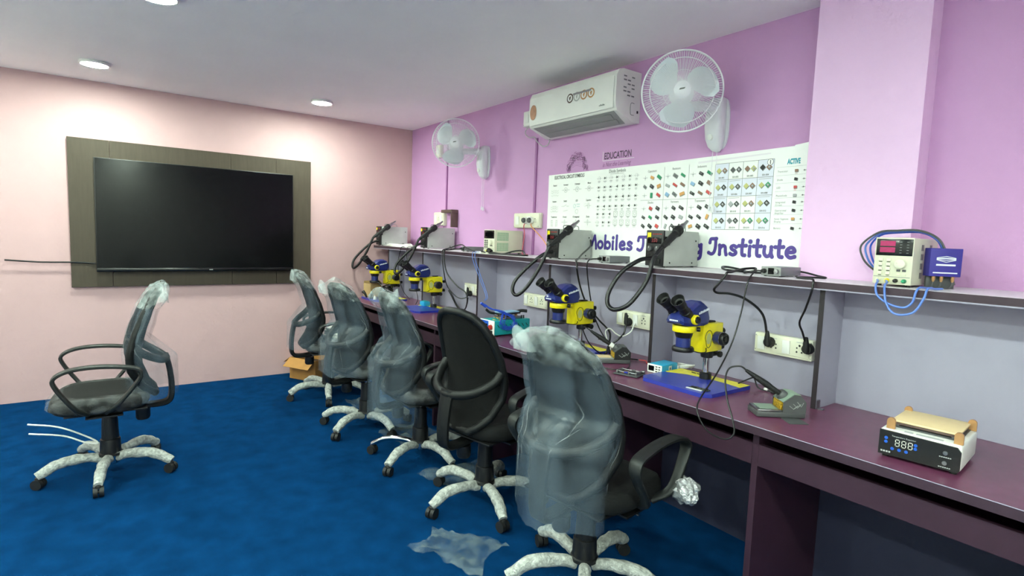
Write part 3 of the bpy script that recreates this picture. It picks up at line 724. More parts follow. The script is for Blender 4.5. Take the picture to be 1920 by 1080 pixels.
# panel 5: active components list
q = MB().text('ACTIVE', 0.034, PXf(4.142, 1.800), m_inkteal, bold=0.0018, sx=0.55)
q.build('active_heading', m_inkteal, t, smooth=False)
q = MB()
lst = [('Transistor', 1.765, m_inkbrown), ('Diode', 1.725, m_ink), ('LED', 1.687, m_inkred), ('Photodiode', 1.648, m_ink3), ('Integrated\nCircuit', 1.616, m_ink), ('Operational\nAmplifier', 1.576, m_ink), ('Seven Segment\nDisplay', 1.535, m_inktan), ('Battery', 1.490, m_ink)]
for nm, z, mm in lst:
    q.text(nm, 0.013, PXf(4.097, z - 0.003), m_ink, sx=0.72, space=1.25)
    ln(q, 4.09, z + 0.022, 4.234, z + 0.023, 0.0010, m_ink3)
    chip(q, 4.189, z + 0.002, 0.017, 0.013, 0.0 if mm is not m_ink else -0.2, mm)
    if mm in (m_inkbrown, m_inkred):
        for d in (-0.004, 0, 0.004): ln(q, 4.189 + d, z - 0.004, 4.189 + d, z - 0.016, 0.0011, mm)
    poly(q, [(4.226, z - 0.003), (4.232, z + 0.001), (4.226, z + 0.006)], m_ink); ln(q, 4.220, z + 0.001, 4.2385, z + 0.001, 0.0016, m_ink)
STF = q.build('active_list', m_ink, t, smooth=False); STF['kind'] = 'stuff'

# the large purple lettering
G = {'M': (0.88, [[(.08, .02), (.12, .5), (.2, .95)], [(.2, .95), (.32, .6), (.44, .25)], [(.44, .25), (.56, .6), (.68, .95)], [(.68, .95), (.77, .5), (.82, .02)]]),
     'o': (0.58, ['o', (.29, .30, .19, .25)]), 'b': (0.60, [[(.11, .06), (.10, .5), (.11, .97)], 'o', (.32, .29, .19, .24)]),
     'i': (0.30, [[(.14, .04), (.13, .3), (.14, .56)], 'd', (.15, .84)]), 'l': (0.30, [[(.14, .04), (.13, .5), (.14, .98)]]),
     'e': (0.58, [[(.13, .33), (.32, .33), (.46, .38), (.40, .54), (.27, .58), (.12, .44), (.11, .2), (.27, .04), (.47, .10)]]),
     's': (0.52, [[(.41, .50), (.27, .58), (.13, .49), (.20, .36), (.36, .27), (.41, .14), (.26, .04), (.10, .10)]]),
     'T': (0.66, [[(.10, .70), (.14, .92), (.30, .95), (.62, .95)], [(.42, .94), (.44, .5), (.38, .16), (.24, .03), (.08, .10)]]),
     'I': (0.56, [[(.10, .72), (.14, .92), (.28, .95), (.46, .96)], [(.42, .96), (.43, .5), (.36, .14), (.22, .03), (.06, .10)]]),
     'r': (0.44, [[(.12, .04), (.12, .3), (.11, .57)], [(.12, .36), (.22, .54), (.38, .54)]]),
     'a': (0.60, ['o', (.27, .29, .18, .24), [(.47, .57), (.46, .25), (.51, .04)]]),
     'n': (0.60, [[(.12, .04), (.12, .3), (.10, .57)], [(.13, .38), (.27, .56), (.41, .48), (.44, .22), (.49, .04)]]),
     'g': (0.60, ['o', (.27, .30, .18, .23), [(.46, .57), (.47, .1), (.43, -.22), (.26, -.31), (.10, -.22)]]),
     't': (0.46, [[(.22, .92), (.20, .4), (.23, .08), (.36, .05)], [(.03, .58), (.2, .58), (.40, .60)]]),
     'u': (0.60, [[(.11, .57), (.11, .22), (.24, .05), (.39, .14), (.44, .40)], [(.44, .57), (.44, .25), (.50, .04)]])}
def word(q, s, x0, x1, z0, h):
    tot = sum(G[c][0] for c in s); k = (x1 - x0) / tot; x = x0; ei = 0
    for c in s:
        adv, parts = G[c]; Xg = PXf(x, z0, 0.0040)
        S_ = lambda P: [(a * k, b * h) for a, b in P]
        i = 0; wd = 0.212 * h; X0 = Xg
        while i < len(parts):
            p = parts[i]; ei += 1; Xg = X0 @ Matrix.Translation((0, 0, 0.00012 * (ei % 4)))
            if p == 'o':
                cx, cy, rx, ry = parts[i + 1]
                fat(q, S_([(cx + rx * math.cos(2 * PI * j / 12), cy + ry * math.sin(2 * PI * j / 12)) for j in range(12)]), wd, Xg, m_inkpurple, True); i += 2
            elif p == 'd':
                disc(q, parts[i + 1][0] * k, parts[i + 1][1] * h, wd * 0.66, Xg, m_inkpurple, 16); i += 2
            else:
                fat(q, S_(p), wd, Xg, m_inkpurple); i += 1
        x += adv * k
q = MB(); word(q, 'Mobiles', 2.775, 3.192, 1.345, 0.090); word(q, 'Training', 3.222, 3.705, 1.345, 0.090); word(q, 'Institute', 3.733, 4.224, 1.346, 0.090)
q.build('institute_lettering', m_inkpurple, t, smooth=False)

# ================================================================== workbench
TZ, TY = 0.76, -0.818
XE = 6.4
DIV = [1.10, 2.02, 2.87, 3.705, 4.54, 5.38, 6.22]
t = thing('workbench', 'long purple laminate workbench along the lilac wall', 'workbench', (0, 0, 0))
MB().bb(0.34, XE, TY, -0.232, TZ - 0.030, TZ, m_purple, bev=0.0015, seg=1).build('tabletop', m_purple, t, smooth=False)
MB().bb(0.34, XE, TY - 0.0025, TY - 0.0003, TZ - 0.030, TZ - 0.0012).build('edge_band', m_purple_dk, t, smooth=False)
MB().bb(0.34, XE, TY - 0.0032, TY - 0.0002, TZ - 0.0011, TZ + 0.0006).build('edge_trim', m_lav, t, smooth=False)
ULEG = [0.36, 1.12, 2.04, 2.79, 3.70, 4.52, 5.36, 6.36]
for x in ULEG:
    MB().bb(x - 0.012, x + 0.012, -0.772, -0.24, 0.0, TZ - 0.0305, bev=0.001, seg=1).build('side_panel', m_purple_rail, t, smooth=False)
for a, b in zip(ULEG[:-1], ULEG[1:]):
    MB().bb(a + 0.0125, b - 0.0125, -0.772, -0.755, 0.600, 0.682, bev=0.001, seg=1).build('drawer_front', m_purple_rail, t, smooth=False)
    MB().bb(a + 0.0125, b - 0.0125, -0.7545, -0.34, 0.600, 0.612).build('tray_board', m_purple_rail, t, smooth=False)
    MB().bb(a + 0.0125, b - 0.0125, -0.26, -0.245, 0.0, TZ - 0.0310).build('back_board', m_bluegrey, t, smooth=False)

t = thing('wall_shelf', 'long white topped shelf on dividers above the workbench', 'shelf', (0, 0, TZ))
SH = 1.27
MB().bb(0.03, XE, -0.428, -0.1005, SH - 0.030 - TZ, SH - TZ, bev=0.001, seg=1).build('shelf_board', m_shelfwhite, t, smooth=False)
q = MB().bb(0.03, 4.2845, -0.1003, -0.0006, SH - 0.030 - TZ, SH - TZ).bb(4.7155, XE, -0.1003, -0.0006, SH - 0.030 - TZ, SH - TZ)
q.build('shelf_rear_strip', m_shelfwhite, t, smooth=False)
MB().bb(0.028, XE, -0.4315, -0.4283, SH - 0.026 - TZ, SH - 0.0005 - TZ).build('edge_band', m_purple_dk, t, smooth=False)
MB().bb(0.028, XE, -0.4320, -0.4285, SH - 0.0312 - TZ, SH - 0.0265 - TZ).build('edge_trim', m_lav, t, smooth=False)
for x in [0.35] + DIV:
    MB().bb(x - 0.009, x + 0.009, -0.402, -0.232, 0.0003, SH - 0.0305 - TZ).build('divider', m_lav, t, smooth=False)
    MB().bb(x - 0.0095, x + 0.0095, -0.4045, -0.4022, 0.0003, SH - 0.0305 - TZ).build('divider_edge', m_divedge, t, smooth=False)
ends = [0.35] + DIV
for a, b in zip(ends[:-1], ends[1:]):
    MB().bb(a + 0.0092, b - 0.0092, -0.2318, -0.218, 0.0003, SH - 0.0305 - TZ).build('back_panel', m_lav, t, smooth=False)
# ================================================================== hot air rework stations
def hot_air(loc, label, hose, hnd, rz=0.0):
    t = thing('hot_air_station', label, 'hot air station', loc, rz, group='hot air stations on the shelf')
    W, D, H = 0.115, 0.30, 0.195
    MB().bb(-W / 2, W / 2, -D / 2 + 0.014, D / 2, 0.006, H, bev=0.004).build('body', m_grey, t)
    MB().bb(-W / 2, W / 2, -D / 2, -D / 2 + 0.0136, 0.006, H, bev=0.004).build('front_panel', m_black, t)
    yf = -D / 2 - 0.0006
    Xf = lambda x, z, e=0.0: Matrix.Translation((x, yf - e, z)) @ RX
    MB().bb(-0.045, 0.045, yf - 0.0012, yf, 0.125, 0.158, bev=0.001).build('display', m_screen, t)
    q = MB().text('350', 0.026, Xf(0.0, 0.132, 0.0016), m_reddisp, align='CENTER', bold=0.0006); q.build('display_digits', m_reddisp, t, smooth=False)
    MB().bb(-0.048, -0.024, yf - 0.0008, yf, 0.152, 0.182).build('yellow_sticker', m_yellow, t, smooth=False)
    q = MB()
    for i in range(5): q.bb(-0.015 + i * 0.013, -0.006 + i * 0.013, yf - 0.0006, yf, 0.172, 0.177)
    q.build('maker_print', m_red, t, smooth=False)
    for x in (-0.026, 0.026):
        k = MB().lathe((x, yf, 0.098), (0, -1, 0), [(0.001, 0), (0.016, 0), (0.014, 0.012), (0.001, 0.013)], 20).build('knob', m_dkgrey, t)
        MB().bb(x - 0.001, x + 0.001, yf - 0.0145, yf - 0.0132, 0.1, 0.111).build('knob_pointer', m_white, k, smooth=False)
    for i in range(4):
        MB().bb(-0.042 + i * 0.024, -0.028 + i * 0.024, yf - 0.003, yf, 0.063, 0.071, bev=0.001).build('button', m_rubber, t)
    MB().bb(0.028, 0.044, yf - 0.006, yf, 0.02, 0.043, bev=0.002).build('power_switch', m_rubber, t)
    MB().lathe((0.0, yf, 0.045), (0, -1, 0), [(0.001, 0), (0.015, 0), (0.013, 0.012), (0.010, 0.02), (0.001, 0.021)], 16).build('hose_socket', m_rubber, t)
    for sx in (-1, 1):
        for sy in (-1, 1):
            MB().cyl((sx * 0.045, sy * 0.12, 0.0005), (sx * 0.045, sy * 0.12, 0.0068), 0.008, n=12).build('foot', m_rubber, t)
    for y, z in ((-0.09, 0.025), (0.10, 0.025), (0.125, 0.145)):
        MB().lathe((W / 2, y, z), (1, 0, 0), [(0.001, 0), (0.005, 0), (0.004, 0.0025), (0.001, 0.003)], 10).build('screw', m_black, t)
    MB().tube(hose, 0.0115, 10, sub=8).build('hose', m_cable, t)
    A, B = Vector(hnd[0]), Vector(hnd[1]); d = (B - A).normalized(); L = (B - A).length
    h = MB().lathe(A, d, [(0.003, 0), (0.013, 0.0), (0.015, 0.02), (0.0175, 0.05), (0.019, L * 0.52), (0.024, L * 0.54), (0.0245, L * 0.70), (0.021, L * 0.72), (0.003, L * 0.725)], 18).build('handle', m_rubber, t)
    q = MB()
    for i in range(10):
        a = 2 * PI * i / 10; o_ = d.orthogonal().normalized(); p_ = d.cross(o_)
        v = (o_ * math.cos(a) + p_ * math.sin(a)) * 0.0245
        q.cyl(A + d * (L * 0.55) + v, A + d * (L * 0.69) + v, 0.0025, n=6)
    q.build('grip_ribs', m_rubber, h)
    MB().lathe(A + d * (L * 0.72), d, [(0.003, 0), (0.016, 0.0), (0.0155, L * 0.12), (0.009, L * 0.17), (0.0075, L * 0.30), (0.004, L * 0.301)], 16).build('nozzle', m_steel, h)
    side = W / 2
    q = MB().bb(side, side + 0.003, A.y + d.y * L * 0.36 - 0.02, A.y + d.y * L * 0.36 + 0.02, A.z + d.z * L * 0.4 - 0.045, A.z + d.z * L * 0.4 + 0.0, m_rubber)
    q.build('holder', m_rubber, t)
    MB().tube([(side - 0.004, -0.10, H), (side - 0.004, -0.10, H + 0.022), (side - 0.004, -0.04, H + 0.025), (side - 0.002, 0.02, H + 0.022), (side - 0.002, 0.03, H)], 0.0028, 8).build('wire_loop', m_steel, t)
    return t
HOSE = [(0.0, -0.165, 0.046), (-0.022, -0.235, 0.034), (-0.065, -0.32, -0.031), (-0.088, -0.38, -0.131), (-0.075, -0.40, -0.196), (-0.025, -0.40, -0.220), (0.035, -0.37, -0.191), (0.067, -0.32, -0.118), (0.080, -0.28, -0.047), (0.077, -0.245, 0.039), (0.079, -0.21, 0.085), (0.083, -0.182, 0.111)]
HND = ((0.083, -0.186, 0.107), (0.083, 0.002, 0.246))
HOSE3 = [(0.0, -0.165, 0.046), (-0.01, -0.22, 0.022), (-0.055, -0.29, -0.05), (-0.10, -0.36, -0.145), (-0.095, -0.385, -0.212), (-0.045, -0.385, -0.236), (0.0, -0.345, -0.183), (0.04, -0.295, -0.08), (0.062, -0.265, 0.0), (0.078, -0.24, 0.070), (0.081, -0.225, 0.089)]
HND3 = ((0.083, -0.228, 0.086), (0.083, -0.002, 0.250))
hot_air((3.632, -0.18, SH), 'grey hot air station with thick black hose in front of the purple lettering', HOSE, HND)
hot_air((2.790, -0.18, SH), 'grey hot air station with black hose at the left end of the poster', HOSE3, HND3)
hot_air((0.955, -0.18, SH), 'grey hot air station below the far cream switch board', HOSE3, HND3)
hot_air((0.130, -0.275, SH), 'grey hot air station at the far end of the shelf by the pink wall', HOSE3, HND3)

# ================================================================== bench power supplies
def leads_clip(q, p, m): q.lathe(p, (0, -1, 0), [(0.001, 0), (0.0075, 0), (0.0075, 0.008), (0.005, 0.016), (0.001, 0.017)], 14, m)
def power_supply(loc, W, D, H, label, style):
    t = thing('power_supply', label, 'power supply', loc, group='bench power supplies')
    MB().bb(-W / 2, W / 2, -D / 2 + 0.012, D / 2, 0.008, H, bev=0.003).build('body', m_beige, t)
    MB().bb(-W / 2 - 0.001, W / 2 + 0.001, -D / 2, -D / 2 + 0.0115, 0.008, H + 0.001, bev=0.003).build('front_panel', m_beige if style else m_cream, t)
    yf = -D / 2
    MB().bb(-W / 2 + 0.004, W / 2 - 0.002, yf - 0.0014, yf - 0.0002, H * 0.635, H * 0.975, bev=0.001).build('display_window', m_black_gl, t)
    if style:
        q = MB()
        for z0 in (0.70, 0.83):
            q.bb(-W / 2 + 0.016, 0.004, yf - 0.0022, yf - 0.0015, H * z0, H * (z0 + 0.105))
        q.build('display_digits', m_pinkdisp, t, smooth=False)
        q = MB()
        for j in range(5):
            for i in range(2): q.bb(0.018 + i * 0.022, 0.025 + i * 0.022, yf - 0.0020, yf - 0.0015, H * (0.69 + j * 0.055), H * (0.70 + j * 0.055))
        q.build('indicator_print', m_ink2, t, smooth=False)
    else:
        MB().bb(-W / 2 + 0.02, W / 2 - 0.02, yf - 0.0022, yf - 0.0015, H * 0.72, H * 0.90).build('display_digits', m_screen, t, smooth=False)
    for i in range(2):
        for j in range(4):
            MB().bb(-W / 2 + 0.014 + i * 0.026, -W / 2 + 0.029 + i * 0.026, yf - 0.004, yf - 0.0002, H * (0.24 + j * 0.092), H * (0.24 + j * 0.092) + 0.011, bev=0.0015).build('button', m_cream if style else m_dkgrey, t)
            MB().bb(-W / 2 + 0.0165 + i * 0.026, -W / 2 + 0.0265 + i * 0.026, yf - 0.0007, yf - 0.0002, H * (0.24 + j * 0.092) - 0.0032, H * (0.24 + j * 0.092) - 0.0008).build('button_print', m_ink, t, smooth=False)
    kb = MB().lathe((W * 0.22, yf - 0.0002, H * 0.475), (0, -1, 0), [(0.001, 0), (0.0185, 0), (0.0170, 0.016), (0.012, 0.019), (0.001, 0.0195)], 26).build('dial', m_cream, t)
    MB().sphere((W * 0.22 - 0.008, yf - 0.019, H * 0.485), 0.003, m_beige, 8).build('dial_dimple', m_beige, kb)
    for i in range(2):
        for j in range(2):
            MB().bb(W * 0.12 + i * 0.018, W * 0.12 + 0.012 + i * 0.018, yf - 0.003, yf - 0.0002, H * 0.23 + j * 0.015, H * 0.23 + 0.008 + j * 0.015, bev=0.001).build('button', m_dkgrey if j else m_beige, t)
    MB().bb(-W / 2 + 0.003, W / 2 - 0.003, yf - 0.0012, yf - 0.0002, H * 0.195, H * 0.205).build('panel_seam', m_ink2, t, smooth=False)
    for x, m_ in ((-W * 0.34, m_cream), (-W * 0.10, m_yellow), (W * 0.12, m_black), (W * 0.34, m_inkgreen)):
        q = MB(); leads_clip(q, (x, yf - 0.0002, H * 0.125), m_); q.build('terminal', m_, t)
    for j in range(2):
        q = MB()
        if style:
            for r in range(4):
                for c in range(2): q.bb(W / 2 - 0.0002, W / 2 + 0.0005, -D * 0.18 + c * 0.012 + j * 0.08, -D * 0.18 + 0.008 + c * 0.012 + j * 0.08, H * (0.18 + r * 0.19), H * (0.18 + r * 0.19) + 0.022)
        else:
            for r in range(7):
                for c in range(8): q.bb(W / 2 - 0.0002, W / 2 + 0.0005, -D * 0.40 + c * 0.0135, -D * 0.40 + c * 0.0135 + 0.0085, H * (0.13 + j * 0.43) + r * 0.0092, H * (0.13 + j * 0.43) + r * 0.0092 + 0.0055)
        q.build('vent_slots', m_dkgrey if style else m_inkgreen, t, smooth=False)
    for sx in (-1, 1):
        for sy in (-1, 1): MB().cyl((sx * (W / 2 - 0.014), sy * (D / 2 - 0.025), 0.0005), (sx * (W / 2 - 0.014), sy * (D / 2 - 0.025), 0.0085), 0.008, n=12).build('foot', m_rubber, t)
    return t
power_supply((4.752, -0.235, SH), 0.122, 0.235, 0.178, 'beige power supply with magenta display at the right of the pillar', True)
power_supply((2.003, -0.165, SH), 0.145, 0.27, 0.182, 'beige power supply with green vent grilles left of the poster', False)

def cord(name, pts, r, m, label, plug=None, cat='cable', group=None, n=8):
    o0 = Vector(pts[-1]); t = thing(name, label, cat, o0, group=group)
    MB().tube([Vector(p) - o0 for p in pts], r, n, sub=7).build('wire', m, t)
    if plug == 'wall':      # three-pin plug seated in a socket on a panel facing -y
        q = MB().lathe((0, 0.0, -0.012), (0, 1, 0), [(0.002, -0.002), (0.020, 0.0), (0.023, 0.012), (0.023, 0.026), (0.002, 0.0265)], 18, m_rubber)
        q.build('plug', m_rubber, t)
        MB().lathe((0, -0.002, -0.008), (0, -0.1, 1), [(0.003, -0.02), (0.013, -0.015), (0.012, 0.02), (0.007, 0.048), (0.002, 0.05)], 14).build('strain_relief', m_rubber, t)
    return t
# leads of the beige supply by the pillar
cord('test_lead', [(4.712, -0.366, 1.292), (4.725, -0.395, 1.288), (4.735, -0.436, 1.272), (4.748, -0.448, 1.240), (4.785, -0.456, 1.216), (4.831, -0.454, 1.206), (4.855, -0.448, 1.225), (4.862, -0.444, 1.262), (4.866, -0.425, 1.278), (4.870, -0.37, 1.2755), (4.874, -0.335, 1.2755)], 0.0036, m_ltblue, 'blue test lead hanging in the shorter loop below the power supply by the pillar', group='blue test leads')
cord('test_lead', [(4.740, -0.366, 1.292), (4.755, -0.395, 1.287), (4.764, -0.438, 1.272), (4.780, -0.46, 1.222), (4.807, -0.472, 1.188), (4.839, -0.474, 1.183), (4.872, -0.468, 1.199), (4.890, -0.455, 1.245), (4.893, -0.436, 1.277), (4.898, -0.38, 1.2755), (4.905, -0.34, 1.2755)], 0.0036, m_ltblue, 'blue test lead hanging in the longer loop below the power supply by the pillar', group='blue test leads')
for k, (dm, nm) in enumerate(((m_bluewire, 'bright'), (m_ltblue, 'pale'), (m_dkgrey, 'dark grey'))):
    e = k * 0.0125
    cord('lead_loop', [(4.66, -0.09 - e, 1.285), (4.62 - e * 0.6, -0.13 - e, 1.33), (4.600 - e, -0.14 - e, 1.37), (4.592 - e, -0.14 - e, 1.42), (4.63, -0.15 - e, 1.462 + e * 0.4), (4.699, -0.17 - e, 1.472 + e * 0.3), (4.78, -0.19 - e, 1.472 + e * 0.3), (4.832 + e * 0.4, -0.20 - e, 1.447 + e * 0.2), (4.855 + e * 0.6, -0.20 - e, 1.405), (4.87 + e * 0.6, -0.19 - e, 1.34), (4.885 + e * 0.6, -0.18 - e, 1.285)], 0.0038, dm,
         '%s wire of the coil draped over the power supply by the pillar' % nm, group='wires draped over the power supply')
t = thing('gadget_box', 'violet retail box standing beside the power supply at the right edge', 'box', (4.872, -0.25, SH + 0.0005), rz=0.72)
MB().bb(-0.05, 0.05, -0.022, 0.022, 0.045, 0.145, bev=0.002).build('carton', m_purplebag, t)
q = MB()
for i in range(5): q.tube([(-0.030 + 0.06 * u / 8, -0.0228, 0.108 + (0.012 - abs(u - 4) * 0.002) * (1 if i % 2 else -1) * (i * 0.25)) for u in range(9)], 0.0012, 5, m_inkpale, sub=1)
q.bb(-0.030, 0.030, -0.0230, -0.0222, 0.083, 0.089, m_inkpale).bb(-0.038, 0.038, -0.0230, -0.0222, 0.056, 0.060, m_inkpale)
q.build('emblem_print', m_inkpale, t, smooth=False)
for x in (-0.03, -0.005, 0.03):
    MB().lathe((x, -0.012, 0.0448), (0, 0, -1), [(0.001, 0), (0.0055, 0), (0.0055, 0.012), (0.003, 0.020), (0.001, 0.0205)], 10).build('gold_clip', m_copper, t)
    MB().tube([(x, -0.012, 0.025), (x - 0.004, -0.016, 0.012), (x - 0.012, -0.02, 0.0035), (x - 0.03, -0.03, 0.003)], 0.0024, 6).build('clip_lead', m_dkgrey, t)
MB().bb(-0.045, 0.045, 0.004, 0.018, 0.0005, 0.045, bev=0.002).build('stand', m_dkgrey, t)

# ================================================================== small soldering controllers on the shelf
def controller(loc, rz, label):
    t = thing('soldering_controller', label, 'soldering controller', loc, rz, group='grey soldering controllers')
    MB().bb(-0.044, 0.044, -0.085, 0.085, 0.004, 0.042, bev=0.003).build('case', m_dkgrey2, t)
    MB().bb(-0.044, 0.044, -0.088, -0.0855, 0.004, 0.042, bev=0.001).build('front_plate', m_louver, t)
    MB().bb(-0.012, 0.014, -0.0895, -0.0882, 0.010, 0.037).build('display', m_screen, t, smooth=False)
    MB().lathe((0.028, -0.0882, 0.023), (0, -1, 0), [(0.001, 0), (0.010, 0), (0.009, 0.012), (0.001, 0.013)], 18).build('dial', m_steel, t)
    MB().lathe((-0.029, -0.0882, 0.023), (0, -1, 0), [(0.001, 0), (0.0105, 0), (0.0105, 0.006), (0.008, 0.007), (0.008, 0.02), (0.001, 0.021)], 18).build('connector', m_rubber, t)
    for sx in (-1, 1):
        for z in (0.009, 0.037): MB().lathe((sx * 0.038, -0.0882, z), (0, -1, 0), [(0.001, 0), (0.003, 0), (0.001, 0.0015)], 8).build('screw', m_steel, t)
    for sx in (-1, 1):
        for sy in (-1, 1): MB().cyl((sx * 0.034, sy * 0.07, 0.0004), (sx * 0.034, sy * 0.07, 0.0045), 0.006, n=10).build('foot', m_rubber, t)
m_dkgrey2 = mat('anodised_grey', '77797D', rough=0.38, metal=0.3, var=0.05)
controller((4.283, -0.245, SH), 0.0, 'grey soldering controller on the shelf at the foot of the pillar')
controller((3.262, -0.235, SH), 0.0, 'grey soldering controller on the shelf below the purple word Mobiles')
controller((1.655, -0.225, SH), 0.0, 'grey soldering controller on the shelf left of the green vented power supply')

# ================================================================== microscopes
def microscope(loc, label, basecol=True):
    t = thing('microscope', label, 'microscope', loc, group='blue and yellow stereo microscopes')
    bp = [(-0.185, -0.125), (-0.155, -0.16), (0.155, -0.16), (0.185, -0.125), (0.185, 0.16), (-0.185, 0.16)]
    b = MB().prism(bp, 0.0005, 0.017, m_baseblue).build('base_plate', m_baseblue, t, smooth=False)
    MB().prism([(-0.172, 0.03), (-0.10, 0.075), (0.0, 0.098), (0.10, 0.098), (0.183, 0.082), (0.183, 0.158), (-0.183, 0.158), (-0.183, 0.035)], 0.0172, 0.0182, m_yellow).build('yellow_inlay', m_yellow, b, smooth=False)
    q = MB()
    for i in range(3): q.prism([(-0.10 + i * 0.03, 0.125), (-0.075 + i * 0.03, 0.125), (-0.085 + i * 0.03, 0.14), (-0.11 + i * 0.03, 0.14)], 0.0184, 0.0187, m_ink)
    q.build('base_print', m_ink, b, smooth=False)
    PY_ = 0.092
    MB().lathe((0, PY_, 0.017), (0, 0, 1), [(0.001, 0), (0.027, 0), (0.027, 0.026), (0.022, 0.03), (0.001, 0.0305)], 24).build('pole_foot', m_black, t)
    MB().cyl((0, PY_, 0.045), (0, PY_, 0.20), 0.0145, n=24).build('pole', m_chrome, t)
    MB().lathe((0, PY_, 0.118), (0, 0, 1), [(0.001, 0), (0.026, 0), (0.028, 0.006), (0.028, 0.03), (0.001, 0.0305)], 24).build('pole_collar', m_black, t)
    MB().bb(-0.018, 0.018, PY_ + 0.01, PY_ + 0.062, 0.122, 0.152, bev=0.004).build('clamp', m_black, t)
    MB().lathe((0.018, PY_ + 0.045, 0.134), (1, 0, 0), [(0.001, 0), (0.006, 0), (0.006, 0.012), (0.014, 0.014), (0.014, 0.026), (0.001, 0.028)], 12).build('clamp_knob', m_black, t)
    # focus block
    fb = MB().bb(-0.036, 0.036, 0.005, 0.155, 0.150, 0.282, bev=0.006).build('focus_block', m_yellow, t)
    q = MB().tube([(0.0368, 0.045 + 0.028 * math.sin(2 * PI * i / 14) * (1 if math.cos(2 * PI * i / 14) > -0.2 else 0.75), 0.212 + 0.040 * math.cos(2 * PI * i / 14)) for i in range(14)], 0.0014, 6, m_black, sub=2, closed=True)
    q.build('emblem_outline', m_black, fb)
    q = MB(); q.prism([(0.018 * math.sin(2 * PI * i / 10), 0.026 * math.cos(2 * PI * i / 10)) for i in range(10)], 0, 0.0006, m_inkolive, X=Matrix.Translation((0.0362, 0.045, 0.214)) @ Matrix(((0, 0, 1, 0), (1, 0, 0, 0), (0, 1, 0, 0), (0, 0, 0, 1))))
    q.build('emblem_fill', m_inkolive, fb, smooth=False)
    MB().bb(-0.014, 0.014, 0.075, 0.125, 0.2815, 0.290, bev=0.003).build('block_cap', m_black, t)
    for sx in (-1, 1):
        k = MB().lathe((sx * 0.036, 0.098, 0.215), (sx, 0, 0), [(0.001, 0), (0.027, 0), (0.030, 0.004), (0.030, 0.034), (0.001, 0.0345)], 28).build('focus_knob', m_blue, t)
        MB().lathe((sx * 0.0702, 0.098, 0.215), (sx, 0, 0), [(0.001, 0), (0.030, 0), (0.030, 0.012), (0.026, 0.018), (0.020, 0.018), (0.019, 0.014), (0.012, 0.014), (0.011, 0.019), (0.001, 0.019)], 28).build('knob_face', m_black, k)
        MB().torus((sx * 0.0702, 0.098, 0.215), (1, 0, 0), 0.0302, 0.0012, 28, 6).build('knob_ring', m_chrome, k)
    for z in (0.24, 0.165):
        MB().lathe((0.012, 0.155, z), (0.2, 1, 0), [(0.001, 0), (0.006, 0), (0.006, 0.014), (0.013, 0.016), (0.013, 0.03), (0.001, 0.031)], 10).build('tension_knob', m_black, t)
    # arm and holder ring
    AY = -0.09
    MB().bb(-0.022, 0.022, AY + 0.03, 0.03, 0.254, 0.280, bev=0.004).build('arm', m_yellow, t)
    MB().lathe((0, AY, 0.252), (0, 0, 1), [(0.036, 0), (0.049, 0.0), (0.051, 0.003), (0.051, 0.026), (0.049, 0.029), (0.036, 0.029), (0.036, 0.0)], 32).build('holder_ring', m_yellow, t)
    MB().lathe((0.045, AY + 0.03, 0.266), (1, 0.5, 0), [(0.001, 0), (0.010, 0), (0.010, 0.014), (0.001, 0.015)], 12).build('ring_screw', m_black, t)
    # lower optics
    MB().lathe((0, AY, 0.226), (0, 0, 1), [(0.001, 0), (0.034, 0.0), (0.038, 0.012), (0.040, 0.028), (0.001, 0.029)], 28).build('neck', m_black, t)
    MB().lathe((0, AY, 0.184), (0, 0, 1), [(0.001, 0), (0.0325, 0.0), (0.0325, 0.04), (0.030, 0.043), (0.001, 0.0435)], 28).build('barrel', m_blue, t)
    rl = MB().lathe((0, AY, 0.164), (0, 0, 1), [(0.026, 0), (0.046, 0.0), (0.048, 0.004), (0.048, 0.014), (0.044, 0.020), (0.026, 0.0205), (0.026, 0)], 32).build('ring_light', m_black, t)
    MB().tube([(0.043, AY, 0.174), (0.062, AY + 0.03, 0.165), (0.055, AY + 0.09, 0.160), (0.036, AY + 0.12, 0.172)], 0.0022, 6).build('ring_light_wire', m_black, rl)
    # head: faceted body rising to the back, wide at the eyepiece face
    def hd(y, z0, z1, w0, w1, r=0.012):
        return [Vector((x, y, z)) for x, z in ((-w0, z0), (w0, z0), (w0 + r * 0.4, z0 + r), (w1 + 0.004, z1 - r), (w1 - r, z1), (-w1 + r, z1), (-w1 - 0.004, z1 - r), (-w0 - r * 0.4, z0 + r))]
    R_ = [hd(-0.168, 0.298, 0.314, 0.030, 0.026), hd(-0.155, 0.289, 0.330, 0.043, 0.037), hd(-0.115, 0.283, 0.352, 0.050, 0.044), hd(-0.065, 0.281, 0.382, 0.052, 0.042), hd(-0.02, 0.281, 0.388, 0.051, 0.038), hd(0.018, 0.286, 0.372, 0.045, 0.034), hd(0.034, 0.300, 0.350, 0.036, 0.028)]
    h = MB().rings(R_, m_blue).build('head', m_blue, t, ang=25)
    q = MB()
    for i in range(7): q.bb(0.0535, 0.0542, -0.062 + i * 0.0105, -0.0545 + i * 0.0105, 0.340, 0.349 + 0.002 * (i % 2), m_inkpale)
    q.displace(lambda v: Vector((v.x - (v.z - 0.335) * 0.06 - 0.0005, v.y, v.z + (v.y + 0.03) * 0.25)))
    q.build('maker_print', m_inkpale, h, smooth=False)
    q = MB()
    for i in range(6): q.bb(-0.02 + i * 0.0075, -0.0145 + i * 0.0075, -0.1688, -0.1680, 0.303, 0.309, m_inkpale)
    q.build('front_print', m_inkpale, h, smooth=False)
